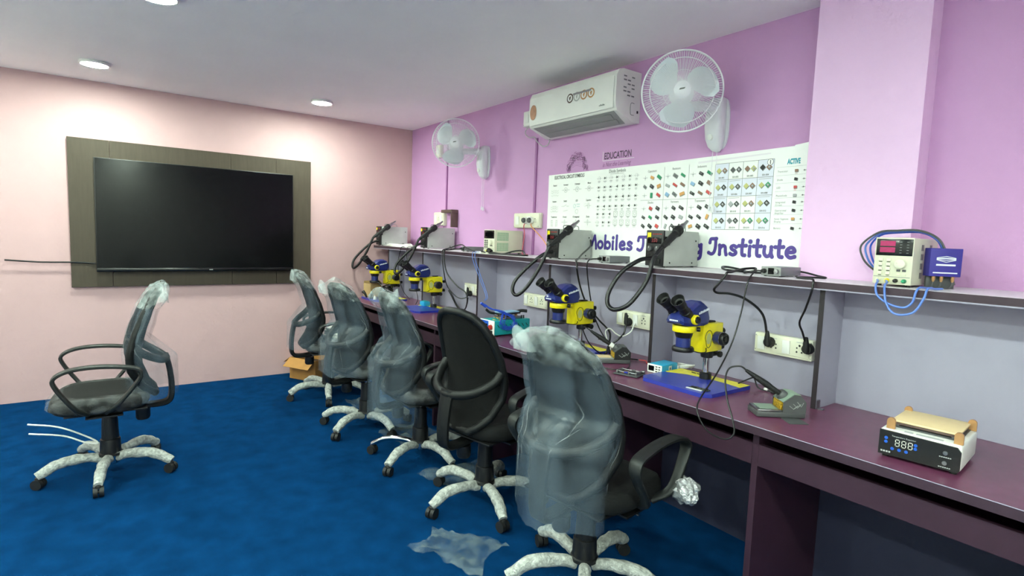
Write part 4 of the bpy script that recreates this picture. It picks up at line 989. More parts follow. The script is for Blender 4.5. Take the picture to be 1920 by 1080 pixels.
    for sx in (-1, 1):
        k = MB().lathe((sx * 0.048, -0.095, 0.312), (sx, 0, 0), [(0.001, 0), (0.021, 0), (0.022, 0.004), (0.022, 0.018), (0.019, 0.021), (0.001, 0.0215)], 24).build('zoom_knob', m_yellow, t)
        MB().lathe((sx * 0.0697, -0.095, 0.312), (sx, 0, 0), [(0.001, 0), (0.016, 0), (0.015, 0.007), (0.009, 0.007), (0.008, 0.004), (0.001, 0.004)], 20).build('knob_cap', m_black, k)
        d = Vector((sx * 0.08, -0.78, 0.62)).normalized(); p0 = Vector((sx * 0.030, -0.108, 0.326))
        e = MB().lathe(p0, d, [(0.001, 0), (0.025, 0), (0.025, 0.034), (0.0215, 0.038), (0.0205, 0.070), (0.0235, 0.074), (0.0235, 0.090), (0.001, 0.0905)], 24).build('eyepiece', m_black, t)
        MB().lathe(p0, d, [(0.015, 0.089), (0.0235, 0.089), (0.026, 0.102), (0.0305, 0.120), (0.0285, 0.120), (0.022, 0.101), (0.015, 0.098), (0.015, 0.089)], 24).build('eyecup', m_rubber, e)
        MB().lathe(p0, d, [(0.001, 0.0912), (0.0138, 0.0912), (0.008, 0.0942), (0.001, 0.0952)], 20).build('lens', m_screen, e)
    MB().bb(-0.050, 0.050, -0.13, -0.06, 0.318, 0.336, bev=0.008).build('binocular_bridge', m_blue, t)
    return t
ms = microscope((4.06, -0.522, TZ), 'blue and yellow stereo microscope nearest the viewer on a blue base')
dup(ms, (3.205, -0.520, TZ), label='blue and yellow stereo microscope behind the front plastic wrapped chair')
dup(ms, (1.36, -0.515, TZ), label='blue and yellow stereo microscope third from the viewer below a hanging hose')
dup(ms, (0.545, -0.535, TZ), label='blue and yellow stereo microscope farthest along the bench by the pink wall')
t = thing('circuit_board', 'small circuit board lying on the blue microscope base in front', 'circuit board', (4.17, -0.625, TZ + 0.0175), rz=0.12)
MB().bb(-0.045, 0.040, -0.016, 0.016, 0.0003, 0.004).build('board', m_pcb, t, smooth=False)
MB().bb(-0.052, 0.020, -0.026, -0.0165, 0.0003, 0.003).build('white_edge', m_white, t, smooth=False)
rnd = random.Random(4)
for i in range(9):
    x, y = rnd.uniform(-0.036, 0.03), rnd.uniform(-0.009, 0.009)
    MB().box((x, y, 0.0058), (rnd.uniform(0.006, 0.014), rnd.uniform(0.005, 0.01), 0.0035)).build('component', rnd.choice((m_black, m_steel, m_dkgrey)), t, smooth=False)
m_brass2 = mat('gold_clip', 'C8B060', rough=0.4, metal=0.5, var=0.1)
# ================================================================== sockets on the back panel and cords
BP = -0.2320
def panel_socket(x0, x1, z0, z1, label, layout):
    w_, h_ = x1 - x0, z1 - z0
    t = thing('panel_socket', label, 'socket', ((x0 + x1) / 2, BP, (z0 + z1) / 2), group='socket plates on the bench back panels')
    MB().bb(-w_ / 2, w_ / 2, -0.034, -0.0003, -h_ / 2, h_ / 2, bev=0.004).build('frame_plate', m_cream, t)
    MB().bb(-w_ / 2 + 0.012, w_ / 2 - 0.012, -0.0375, -0.0342, -h_ / 2 + 0.010, h_ / 2 - 0.010, bev=0.0015).build('insert_plate', m_cream, t)
    cw = (w_ - 0.03) / sum(1 if c == 's' else 1.9 for c in layout); x = -w_ / 2 + 0.015
    for c in layout:
        k = cw * (1 if c == 's' else 1.9); cx = x + k / 2; x += k
        if c == 's':
            MB().box((cx, -0.040, 0), (cw * 0.86, 0.005, h_ - 0.030), bev=0.0015, rot=(0.07, 0, 0)).build('rocker', m_white, t)
        else:
            q = MB()
            for dx, dz, r in ((0, 0.015, 0.0046), (-0.011, 0.004, 0.0034), (0.011, 0.004, 0.0034), (-0.011, -0.013, 0.0038), (0.011, -0.013, 0.0038)):
                q.cyl((cx + dx, -0.0372, dz), (cx + dx, -0.0382, dz), r, n=12)
            q.build('socket_holes', m_black, t)
            MB().bb(cx - 0.014, cx + 0.014, -0.0381, -0.0374, h_ / 2 - 0.017, h_ / 2 - 0.0145).build('rating_print', m_ink3, t, smooth=False)
    for sx in (-1, 1):
        for sz in (-1, 1):
            MB().lathe((sx * (w_ / 2 - 0.006), -0.034, sz * (h_ / 2 - 0.012)), (0, -1, 0), [(0.001, 0), (0.003, 0), (0.001, 0.001)], 8).build('screw', m_steel, t)
    return t
panel_socket(4.195, 4.455, 0.918, 1.008, 'cream socket plate with two black plugs nearest the viewer', 'spsp')
panel_socket(3.330, 3.590, 0.915, 1.005, 'cream socket plate with one black plug behind the white cord', 'spsp')
panel_socket(2.425, 2.685, 0.918, 1.010, 'cream socket plate above the turquoise machine', 'spsp')
panel_socket(1.60, 1.86, 0.918, 1.008, 'cream socket plate with a black plug at the third bay of the bench', 'spsp')
G2 = 'black cords hanging from the shelf'
cord('power_cable', [(4.285, -0.158, 1.295), (4.34, -0.15, 1.29), (4.40, -0.16, 1.280), (4.455, -0.20, 1.276), (4.43, -0.25, 1.276), (4.398, -0.33, 1.276), (4.46, -0.395, 1.2765), (4.512, -0.434, 1.2775), (4.520, -0.446, 1.258), (4.519, -0.450, 1.23), (4.486, -0.42, 1.155), (4.448, -0.38, 1.093), (4.440, -0.33, 1.045), (4.443, -0.296, 0.985)], 0.0042, m_cable, 'black cord running from the shelf edge to the right plug of the nearest socket plate', 'wall', group=G2)
cord('power_cable', [(4.235, -0.20, 1.277), (4.09, -0.2, 1.276), (4.046, -0.3, 1.283), (3.99, -0.25, 1.292), (3.99, -0.2, 1.292), (4.06, -0.2, 1.284), (4.108, -0.24, 1.279), (4.14, -0.3, 1.277), (4.186, -0.3, 1.288), (4.172, -0.27, 1.298), (4.150, -0.33, 1.294), (4.148, -0.415, 1.281), (4.142, -0.440, 1.278), (4.135, -0.450, 1.258), (4.118, -0.458, 1.230), (4.095, -0.46, 1.2), (4.099, -0.44, 1.183), (4.153, -0.42, 1.183), (4.208, -0.38, 1.161), (4.26, -0.33, 1.098), (4.272, -0.296, 0.985)], 0.0055, m_cable, 'thick black cord looped on the shelf, curving to the left plug nearest the viewer', 'wall', group=G2)
cord('power_cable', [(2.858, -0.05, 1.40), (2.91, -0.10, 1.36), (2.985, -0.24, 1.310), (3.095, -0.38, 1.279), (3.145, -0.438, 1.279), (3.170, -0.451, 1.255), (3.176, -0.452, 1.215), (3.13, -0.375, 1.11), (3.135, -0.315, 1.00), (3.215, -0.295, 0.925), (3.315, -0.30, 0.865), (3.37, -0.36, 0.80), (3.42, -0.40, 0.768)], 0.0055, m_cable, 'thick black cord hanging from the third hot air station down to the bench', group=G2)
cord('iron_cable', [(3.233, -0.346, 1.293), (3.235, -0.40, 1.290), (3.250, -0.440, 1.279), (3.256, -0.452, 1.245), (3.20, -0.375, 1.12), (3.195, -0.325, 0.97), (3.265, -0.335, 0.88), (3.40, -0.42, 0.845), (3.425, -0.50, 0.86)], 0.0038, m_cable, 'thin black cord from the controller below the word Mobiles down to its soldering iron', group=G2)
cord('power_cable', [(3.42, -0.44, 0.7675), (3.415, -0.420, 0.775), (3.405, -0.40, 0.806), (3.42, -0.37, 0.83), (3.437, -0.35, 0.853), (3.440, -0.315, 0.883), (3.436, -0.296, 0.955)], 0.0055, m_cable, 'black cord rising from the bench to the plug behind the white cord', 'wall', group=G2)
cord('white_cable', [(3.41, -0.36, 0.766), (3.37, -0.34, 0.775), (3.335, -0.335, 0.822), (3.300, -0.32, 0.868), (3.325, -0.31, 0.890), (3.380, -0.315, 0.868), (3.445, -0.33, 0.866), (3.485, -0.31, 0.897), (3.480, -0.276, 0.945)], 0.0036, m_white, 'white cord looping from the socket plate down to the bench')
cord('power_cable', [(1.66, -0.316, 1.29), (1.61, -0.36, 1.288), (1.575, -0.415, 1.279), (1.570, -0.440, 1.277), (1.571, -0.452, 1.25), (1.600, -0.44, 1.1), (1.699, -0.40, 0.997), (1.785, -0.36, 0.939), (1.791, -0.36, 0.831), (1.72, -0.38, 0.768)], 0.0055, m_cable, 'thick black cord hanging in the third bay of the bench', group=G2)
cord('power_cable', [(1.86, -0.33, 1.276), (1.75, -0.34, 1.30), (1.63, -0.33, 1.325), (1.545, -0.40, 1.290), (1.540, -0.442, 1.277), (1.542, -0.454, 1.245), (1.555, -0.44, 1.098), (1.541, -0.40, 0.984), (1.591, -0.36, 0.911), (1.66, -0.34, 0.885), (1.70, -0.30, 0.90), (1.712, -0.296, 0.94)], 0.0045, m_cable, 'black cord curving to the plug of the third bay socket plate', 'wall', group=G2)
cord('power_cable', [(1.745, -0.315, 0.90), (1.735, -0.32, 0.84), (1.725, -0.35, 0.79), (1.69, -0.443, 0.767), (1.62, -0.46, 0.767), (1.58, -0.40, 0.767)], 0.0045, m_cable, 'black cord trailing over the bench below the third bay socket plate', group=G2)
cord('thin_cable', [(0.74, -0.415, 1.275), (0.738, -0.437, 1.276), (0.73, -0.447, 1.255), (0.66, -0.44, 1.133), (0.645, -0.42, 0.975), (0.66, -0.38, 0.842), (0.68, -0.32, 0.766)], 0.003, m_cable, 'thin black cord hanging between the two farthest microscopes', group=G2)
cord('thin_cable', [(0.86, -0.39, 1.2765), (0.86, -0.430, 1.2780), (0.86, -0.440, 1.272), (0.86, -0.448, 1.25), (0.865, -0.45, 1.19), (0.91, -0.44, 1.05), (0.98, -0.42, 0.93), (1.03, -0.41, 0.82), (1.05, -0.44, 0.766)], 0.003, m_cable, 'thin black cord hanging below the second hot air station', group=G2)
cord('thick_cable', [(1.425, -0.315, 0.93), (1.45, -0.295, 0.88), (1.52, -0.29, 0.81), (1.59, -0.29, 0.776), (1.66, -0.285, 0.772)], 0.009, m_cable, 'thick black cable slanting from the third microscope down to the bench', group=G2)

# dark plug lying on the shelf
t = thing('loose_plug', 'black three pin plug and cord lying on the shelf before the vented power supply', 'plug', (2.14, -0.345, SH))
MB().lathe((-0.03, -0.02, 0.022), (-0.8, -0.2, 0.25), [(0.002, -0.02), (0.018, -0.018), (0.021, 0.0), (0.021, 0.014), (0.002, 0.0145)], 16).build('plug', m_rubber, t)
MB().tube([(-0.02, -0.018, 0.017), (0.03, 0.0, 0.010), (0.10, 0.02, 0.008), (0.16, 0.07, 0.03), (0.22, 0.10, 0.035), (0.27, 0.09, 0.008), (0.33, 0.06, 0.007), (0.26, 0.0, 0.007), (0.10, -0.03, 0.007), (0.02, -0.05, 0.007)], 0.0055, 8).build('wire', m_cable, t)
# white test clips on the shelf with two blue leads
t = thing('test_clip_block', 'small white clip block on the shelf holding two thin blue leads', 'clip block', (2.045, -0.375, SH))
MB().bb(-0.085, -0.005, -0.022, 0.016, 0.0005, 0.016, bev=0.004).build('block', m_white, t)
MB().bb(0.0, 0.075, -0.012, 0.012, 0.0005, 0.012, bev=0.004).build('block', m_cream, t)
MB().box((0.02, -0.014, 0.014), (0.05, 0.008, 0.008), bev=0.002, rot=(0, 0.15, 0.2)).build('clip', m_rubber, t)
for dx in (0.0, 0.035):
    MB().tube([(-0.06 + dx, -0.022, 0.012), (-0.055 + dx, -0.050, 0.009), (-0.052 + dx, -0.064, 0.004), (-0.030 + dx, -0.073, -0.05), (0.09 + dx * 0.8, -0.09, -0.17), (0.24 + dx * 0.6, -0.125, -0.29), (0.285 + dx * 0.3, -0.165, -0.32)], 0.0022, 6).build('lead', m_ltblue, t)

# ================================================================== turquoise separator machine with phone frames and wires on it
t = thing('preheater_machine', 'turquoise heating machine with blue control panel on the bench', 'machine', (2.600, -0.545, TZ), rz=0.05)
MB().bb(-0.075, 0.075, -0.145, 0.150, 0.010, 0.102, bev=0.003).build('case', m_turq, t)
MB().bb(-0.076, 0.076, -0.152, -0.1455, 0.009, 0.103, bev=0.002).build('front_plate', m_white, t)
MB().bb(-0.068, 0.016, -0.1535, -0.1522, 0.018, 0.097).build('control_sticker', m_bluebtn, t, smooth=False)
MB().bb(-0.058, 0.006, -0.1545, -0.1536, 0.050, 0.078).build('display', m_screen, t, smooth=False)
q = MB()
for i in range(3): q.bb(-0.050 + i * 0.022, -0.038 + i * 0.022, -0.1545, -0.1536, 0.025, 0.036)
q.build('button_row', m_inkpale, t, smooth=False)
MB().lathe((0.045, -0.1522, 0.060), (0, -1, 0), [(0.001, 0), (0.017, 0), (0.015, 0.014), (0.001, 0.015)], 18).build('dial', m_red, t)
MB().bb(0.030, 0.062, -0.157, -0.1522, 0.018, 0.038, bev=0.001).build('rocker_switch', m_black, t)
for i in range(8):
    MB().box((0.0755, -0.115 + i * 0.034, 0.066), (0.0016, 0.004, 0.026), rot=(0.7, 0, 0)).build('vent_slot', m_black, t, smooth=False)
for sx in (-1, 1):
    for sy in (-1, 1): MB().cyl((sx * 0.06, sy * 0.12, 0.0005), (sx * 0.06, sy * 0.12, 0.0105), 0.009, n=12).build('foot', m_rubber, t)
for dy in (0.10, 0.118): MB().cyl((0.045, dy, 0.102), (0.045, dy, 0.124), 0.005, n=10).build('guide_post', m_black, t)
MB().bb(-0.05, 0.05, -0.06, 0.09, 0.1022, 0.120, bev=0.002).build('heating_bed', m_steel, t)
t = thing('phone_chassis', 'pale blue phone frame with black clamps resting on the turquoise machine', 'phone part', (2.600, -0.53, TZ + 0.1205), rz=0.15)
MB().bb(-0.038, 0.038, -0.085, 0.075, 0.022, 0.030, bev=0.003).build('frame', m_inkblue, t)
MB().bb(-0.042, 0.042, -0.09, 0.082, 0.012, 0.0215, bev=0.003).build('tray', m_black, t)
MB().tube([(-0.03, -0.09, 0.017), (-0.045, -0.12, 0.024), (-0.055, -0.145, 0.045)], 0.008, 10).build('clamp_arm', m_rubber, t)
MB().tube([(0.0, 0.07, 0.018), (0.02, 0.11, 0.028), (0.045, 0.14, 0.026)], 0.011, 10).build('clamp_arm', m_rubber, t)
for x in (-0.03, 0.03):
    for y in (-0.06, 0.05): MB().bb(x - 0.006, x + 0.006, y - 0.006, y + 0.006, 0.0004, 0.012).build('support', m_copper, t, smooth=False)
t = thing('wire_bundle', 'bundle of thin blue test wires spilling over the turquoise machine', 'wires', (2.64, -0.60, TZ + 0.13))
rnd = random.Random(8)
for k in range(9):
    j = lambda s_=0.012: rnd.uniform(-s_, s_)
    w_ = 0.03 + 0.02 * (k % 3)
    MB().tube([(-0.03 + j(0.005), -0.12 + j(0.005), 0.075), (-0.01 + j(), -0.08 + j(), 0.045 + j(0.006)), (0.03 + j(), -0.02 + j(), 0.028 + j(0.006)), (0.062 + j(0.004), 0.04 + j(), -0.01 + j()), (0.062 + j(0.006), 0.05 + j(0.02), -0.055 + j()), (0.058, 0.0 + j(0.02), -0.075 + j(0.015)), (0.060, -0.04 + j(0.02), -0.045 + j(0.015)), (0.055, -0.03 + j(0.02), 0.0 + j(0.008)), (0.02, -0.01 + j(), 0.02)], 0.0019, 6).build('wire', m_bluewire, t)
MB().lathe((-0.03, -0.13, 0.072), (0.1, 0.5, -0.35), [(0.001, -0.025), (0.009, -0.022), (0.010, 0.02), (0.001, 0.022)], 12).build('wire_tie', m_bluewire, t)
for k in range(7):
    p = Vector((rnd.uniform(-0.03, 0.06), rnd.uniform(-0.09, -0.02), rnd.uniform(-0.028, -0.006)))
    MB().box(p, (0.022, 0.006, 0.005), bev=0.001, rot=(0, rnd.uniform(-.3, .3), rnd.uniform(0, 3))).build('test_clip', m_brass2, t)
# ================================================================== USB charger with coiled white cable
t = thing('usb_charger', 'sky blue USB charging station with white front beside the microscope base', 'charger', (3.822, -0.445, TZ), rz=0.10)
MB().bb(-0.040, 0.040, -0.062, 0.075, 0.0006, 0.042, bev=0.003).build('case', m_sky, t)
MB().bb(-0.041, 0.041, -0.068, -0.0625, 0.0006, 0.043, bev=0.002).build('front_plate', m_white, t)
MB().bb(-0.034, -0.002, -0.0688, -0.0682, 0.010, 0.035).build('display', m_screen, t, smooth=False)
for i in range(2):
    for j in range(3):
        MB().bb(0.006 + i * 0.017, 0.017 + i * 0.017, -0.0690, -0.0682, 0.0075 + j * 0.0115, 0.0125 + j * 0.0115).build('usb_port', m_black, t, smooth=False)
MB().bb(0.0402, 0.0408, -0.005, 0.022, 0.008, 0.034).build('rating_label', m_white, t, smooth=False)
q = MB().bb(0.0409, 0.0412, 0.003, 0.014, 0.014, 0.026); q.build('label_print', m_ink2, t, smooth=False)
t = thing('coiled_cable', 'coil of white cable lying behind the sky blue charger', 'cable', (3.855, -0.315, TZ))
q = MB(); pts = []
for i in range(34):
    a = 2 * PI * i / 11
    pts.append((0.052 * math.cos(a) + 0.002 * i * 0.3 - 0.01, 0.030 * math.sin(a), 0.008 + 0.006 * (i / 11) + 0.010 * max(0, math.cos(a))))
q.tube(pts, 0.0042, 8, m_white, sub=4)
q.build('coil', m_white, t)
MB().box((-0.012, -0.042, 0.016), (0.026, 0.030, 0.022), bev=0.004, rot=(0, 0, 0.3)).build('plug', m_white, t)

# ================================================================== circuit board holder jig
t = thing('board_jig', 'metal circuit board holder with clamps lying on the bench', 'jig', (3.790, -0.650, TZ), rz=0.30)
MB().bb(-0.062, 0.062, -0.048, 0.048, 0.003, 0.008, bev=0.001).build('plate', m_dkgrey, t)
for sx in (-1, 1):
    for sy in (-1, 1): MB().cyl((sx * 0.052, sy * 0.038, 0.0004), (sx * 0.052, sy * 0.038, 0.0032), 0.005, n=10).build('foot', m_rubber, t)
for y in (-0.026, 0.030):
    MB().cyl((-0.052, y, 0.016), (0.055, y, 0.016), 0.0025, n=8).build('rail', m_steel, t)
for x in (-0.048, 0.012, 0.050):
    MB().bb(x - 0.004, x + 0.004, -0.034, 0.038, 0.008, 0.022, bev=0.001).build('clamp_bar', m_steel, t)
MB().lathe((0.055, 0.030, 0.018), (1, 0, 0), [(0.001, 0), (0.006, 0), (0.006, 0.012), (0.001, 0.013)], 12).build('thumb_screw', m_steel, t)
MB().bb(-0.03, 0.0, -0.02, 0.02, 0.0082, 0.012).build('copper_block', m_copper, t, smooth=False)
MB().bb(-0.012, 0.006, -0.032, -0.014, 0.0122, 0.018).build('blue_part', m_baseblue, t, smooth=False)

# ================================================================== soldering iron stands
def iron_stand(loc, rz, label, light, cordpts, cordlabel):
    """tray at -x, holder at +x"""
    mm = m_greenstand if light else m_dkgrey
    t = thing('iron_stand', label, 'iron stand', loc, rz, group='soldering iron stands')
    MB().bb(-0.095, 0.085, -0.046, 0.046, 0.002, 0.022, bev=0.003).build('base', m_dkgrey, t)
    MB().bb(-0.092, -0.002, -0.043, 0.043, 0.0222, 0.030, bev=0.002).build('tray', m_steel if light else m_louver, t)
    MB().bb(-0.080, -0.012, -0.033, 0.033, 0.0301, 0.0315).build('sponge', m_greenstand if light else m_tan, t, smooth=False)
    side = [(0.0, 0.022), (0.085, 0.022), (0.085, 0.062), (0.062, 0.088), (0.040, 0.090), (0.0, 0.060)]
    XS = Matrix(((1, 0, 0, 0), (0, 0, -1, 0), (0, 1, 0, 0), (0, 0, 0, 1)))
    for y0, y1 in ((-0.046, -0.042), (0.042, 0.046)):
        MB().prism(side, -y1, -y0, m_dkgrey if light else m_black, X=XS).build('side_plate', m_black, t, smooth=False)
        q = MB()
        for k in range(3):
            yy = (y0 - 0.0006) if y0 < 0 else (y1 + 0.0006)
            q.tube([(0.022 + k * 0.014, yy, 0.048 + k * 0.008), (0.038 + k * 0.014, yy, 0.036 + k * 0.005), (0.054 + k * 0.010, yy, 0.050 + k * 0.006)], 0.0016, 5, m_louver, sub=1)
        q.build('chevron_marks', m_louver, t)
    MB().box((0.020, 0, 0.0755), (0.052, 0.084, 0.003), rot=(0, -0.65, 0)).build('sloped_front', mm, t, smooth=False)
    MB().bb(0.040, 0.064, -0.0415, 0.0415, 0.086, 0.0895).build('top_plate', mm, t, smooth=False)
    MB().box((0.0015, 0, 0.042), (0.012, 0.066, 0.034), bev=0.004).build('brass_wool', m_brass, t)
    d = Vector((-0.83, 0.16, 0.53)).normalized() if light else Vector((-0.82, 0.1, 0.52)).normalized()
    p0 = Vector((0.018, 0.0, 0.074))
    MB().lathe(p0, d, [(0.010, -0.004), (0.020, -0.004), (0.021, 0.012), (0.018, 0.018), (0.010, 0.018), (0.010, -0.004)], 20).build('holder_cup', m_dkgrey, t)
    t2 = thing('soldering_iron', cordlabel, 'soldering iron', loc, rz, group='soldering irons resting in stands')
    MB().lathe(p0, d, [(0.001, 0.012), (0.0085, 0.012), (0.0105, 0.05), (0.0125, 0.075), (0.0110, 0.11), (0.009, 0.135), (0.006, 0.165), (0.001, 0.166)], 16).build('handle', m_rubber, t2)
    if not light:
        MB().lathe(p0, d, [(0.0086, 0.019), (0.013, 0.020), (0.014, 0.040), (0.0088, 0.042), (0.0086, 0.019)], 16).build('white_collar', m_white, t2)
    M_ = Matrix.Translation(Vector(loc)) @ Matrix.Rotation(rz, 4, 'Z'); Mi = M_.inverted()
    tip = p0 + d * 0.16
    MB().tube([tip, tip + d * 0.03] + [Mi @ Vector(p) for p in cordpts], 0.0033, 8, sub=7).build('cord', m_cable, t2)
iron_stand((4.505, -0.610, TZ), 0.92, 'grey green soldering iron stand with brass wool nearest the viewer', True,
           [(4.370, -0.735, 0.925), (4.375, -0.765, 0.885), (4.415, -0.805, 0.82), (4.460, -0.836, 0.766), (4.478, -0.850, 0.72), (4.452, -0.862, 0.693), (4.384, -0.862, 0.698), (4.336, -0.857, 0.735), (4.312, -0.842, 0.772), (4.274, -0.76, 0.795), (4.246, -0.62, 0.87), (4.240, -0.52, 0.986), (4.244, -0.475, 1.114), (4.250, -0.452, 1.243), (4.250, -0.40, 1.290), (4.254, -0.358, 1.294)],
           'black soldering iron resting in the stand nearest the viewer, its cord dipping over the edge')
iron_stand((3.555, -0.52, TZ), 0.98, 'dark soldering iron stand with brass wool behind the front wrapped chair', False,
           [(3.425, -0.62, 0.935), (3.412, -0.60, 0.90), (3.414, -0.55, 0.83), (3.43, -0.47, 0.772), (3.50, -0.42, 0.766), (3.60, -0.37, 0.766)],
           'black soldering iron with white collar in the dark stand behind the front wrapped chair')
cord('thin_cable', [(3.66, -0.50, 0.766), (3.71, -0.58, 0.764), (3.68, -0.66, 0.764), (3.60, -0.66, 0.764)], 0.0025, m_cable, 'thin black wire lying on the bench beside the dark iron stand')
cord('red_wire', [(3.60, -0.36, 0.764), (3.64, -0.35, 0.765), (3.67, -0.38, 0.764), (3.69, -0.345, 0.765), (3.71, -0.34, 0.764)], 0.003, m_inkred, 'short red and black wire lying on the bench below the divider')
t = thing('tool_tray', 'flat grey tray under the soldering iron stand nearest the viewer', 'tray', (4.548, -0.638, TZ), rz=0.92)
MB().bb(-0.01, 0.06, -0.062, 0.05, 0.0002, 0.0018).build('plate', m_dkgrey, t, smooth=False)
cord('light_cable', [(4.20, -0.385, 0.78), (4.24, -0.34, 0.81), (4.25, -0.335, 0.80), (4.27, -0.33, 0.767), (4.34, -0.32, 0.766), (4.42, -0.30, 0.766), (4.40, -0.34, 0.765), (4.33, -0.34, 0.765)], 0.0032, m_cable, 'black cord with white connector behind the nearest microscope base')
tag(MB().box((4.30, -0.328, 0.771), (0.016, 0.010, 0.010), bev=0.001).build('cable_connector', m_white), 'tiny white cable connector behind the nearest microscope base', 'connector')
# steel bracket at the foot of the divider
t = thing('corner_bracket', 'small steel corner bracket at the foot of the nearest divider', 'bracket', (4.551, -0.385, TZ))
MB().bb(-0.0005, 0.0015, -0.012, 0.012, 0.0005, 0.035).build('upright', m_steel, t, smooth=False)
MB().bb(-0.0005, 0.022, -0.012, 0.012, 0.0003, 0.002).build('foot', m_steel, t, smooth=False)

# ================================================================== screen separator machine on the right
t = thing('screen_separator', 'white screen separator machine with black panel and tan pad at the right end', 'machine', (4.985, -0.605, TZ), rz=0.10)
W, D = 0.205, 0.235
MB().bb(-W / 2, W / 2, -D / 2 + 0.006, D / 2, 0.010, 0.088, bev=0.008, seg=3).build('case', m_white, t)
yf = -D / 2
pan = [(-W / 2 + 0.002, 0.010), (W / 2 - 0.006, 0.010), (W / 2 - 0.001, 0.016), (W / 2 - 0.001, 0.070), (W / 2 - 0.010, 0.083), (-W / 2 + 0.002, 0.086)]
MB().prism(pan, 0, 0.007, m_black, X=Matrix.Translation((0, yf + 0.0069, 0)) @ RX).build('front_panel', m_black, t, smooth=False)
def seg(q, x, z, s_, m, chs='8'):
    for a, b in (((-.5, 0), (.5, 0)), ((-.5, 1), (.5, 1)), ((-.5, -1), (.5, -1)), ((-.5, 0), (-.5, 1)), ((.5, 0), (.5, 1)), ((-.5, 0), (-.5, -1)), ((.5, 0), (.5, -1))):
        dx, dz = (b[0] - a[0]), (b[1] - a[1]); k = 0.12
        p = ((a[0] + dx * k) * s_ + x, (a[1] + dz * k) * s_ + z); r = ((b[0] - dx * k) * s_ + x, (b[1] - dz * k) * s_ + z)
        stroke(q, [p, r], 0.0018, Matrix.Translation((0, yf - 0.0007, 0)) @ RX, m, 1)
q = MB()
for i in range(3): seg(q, -0.052 + i * 0.0165, 0.054, 0.010, m_digits)
q.build('display_digits', m_digits, t, smooth=False)
q = MB().text('Temperature Regulator', 0.0065, Matrix.Translation((-0.068, yf - 0.0007, 0.071)) @ RX, m_ink3, sx=1.0)
q.build('panel_title', m_ink3, t, smooth=False)
for x, z in ((-0.082, 0.063), (-0.082, 0.051), (-0.064, 0.033), (-0.046, 0.033), (-0.028, 0.033), (-0.006, 0.060), (-0.006, 0.049)):
    MB().lathe((x, yf - 0.0001, z), (0, -1, 0), [(0.001, 0), (0.005, 0), (0.0045, 0.0015), (0.001, 0.0016)], 12).build('button', m_bluebtn, t)
for z in (0.060, 0.030):
    MB().lathe((0.066, yf - 0.0001, z), (0, -1, 0), [(0.001, 0), (0.0065, 0), (0.006, 0.003), (0.001, 0.0033)], 16).build('push_switch', m_steel, t)
q = MB()
for z in (0.046, 0.016):
    for i in range(6): q.bb(0.052 + i * 0.005, 0.0555 + i * 0.005, yf - 0.0006, yf - 0.0001, z, z + 0.0028)
for i in range(4): q.bb(-0.094 + i * 0.007, -0.089 + i * 0.007, yf - 0.0006, yf - 0.0001, 0.018, 0.023)
q.build('switch_print', m_ink3, t, smooth=False)
for sx in (-1, 1):
    for sy in (-1, 1): MB().cyl((sx * 0.085, sy * 0.095, 0.0005), (sx * 0.085, sy * 0.095, 0.0105), 0.009, n=12).build('foot', m_rubber, t)
MB().bb(-0.088, 0.088, -0.064, 0.112, 0.0885, 0.092, bev=0.001).build('heating_frame', m_dkgrey, t)
MB().bb(-0.083, 0.083, -0.056, 0.108, 0.0955, 0.1035, bev=0.001).build('heating_plate', m_brown, t)
MB().bb(-0.086, 0.086, -0.060, 0.112, 0.104, 0.110, bev=0.002).build('silicone_pad', m_tan, t)
for x in (-0.07, 0.07):
    for y in (-0.05, 0.09): MB().cyl((x, y, 0.0922), (x, y, 0.0953), 0.006, n=10).build('standoff', m_steel, t)
for x in (-0.078, 0.090):
    for y in (-0.092, 0.104):
        st = [(-0.011, 0), (0.011, 0), (0.011, 0.024)] + [(0.011 * math.cos(a), 0.024 + 0.011 * math.sin(a)) for a in (0.5, 1.0, 1.57, 2.14, 2.64)] + [(-0.011, 0.024)]
        MB().prism(st, -0.005, 0.005, m_copper, X=Matrix.Translation((x, y, 0.0885)) @ RX).build('copper_stop', m_copper, t, ang=30)
MB().bb(-0.042, -0.020, -0.1, -0.086, 0.0882, 0.0888).build('warning_sticker', m_ink3, t, smooth=False)
MB().bb(-0.012, 0.055, -0.1, -0.086, 0.0882, 0.0888).build('warning_sticker', m_ink3, t, smooth=False)

# ================================================================== clutter at the far end
t = thing('booklet', 'stack of white papers lying on the shelf before the farthest stations', 'papers', (0.52, -0.37, SH), rz=0.15)
for k in range(3):
    MB().box((0.01 * k, 0.006 * k, 0.004 + 0.007 * k), (0.34 - 0.04 * k, 0.09, 0.006), bev=0.002, rot=(0.0, 0.02 * k, 0.10 * k)).build('sheet', m_paper, t)
MB().tube([(0.10, 0.0, 0.026), (0.16, 0.02, 0.03), (0.22, 0.0, 0.02), (0.18, -0.03, 0.018), (0.12, -0.02, 0.026)], 0.004, 8).build('paper_roll', m_paper, t)
t = thing('open_carton', 'small open cardboard carton behind the farthest microscope', 'box', (0.425, -0.60, TZ + 0.0185), rz=0.20)
q = MB().bb(-0.06, 0.06, -0.06, -0.057, 0.0005, 0.13).bb(-0.06, 0.06, 0.057, 0.06, 0.0005, 0.15).bb(-0.06, -0.057, -0.0568, 0.0568, 0.0005, 0.15).bb(0.057, 0.06, -0.0568, 0.0568, 0.0005, 0.15).bb(-0.0568, 0.0568, -0.0568, 0.0568, 0.0005, 0.004)
q.build('carton', m_card2, t, smooth=False)
t = thing('cable_tangle', 'tangle of black cables heaped in front of the small carton', 'cables', (0.635, -0.545, TZ + 0.019))
rnd = random.Random(21)
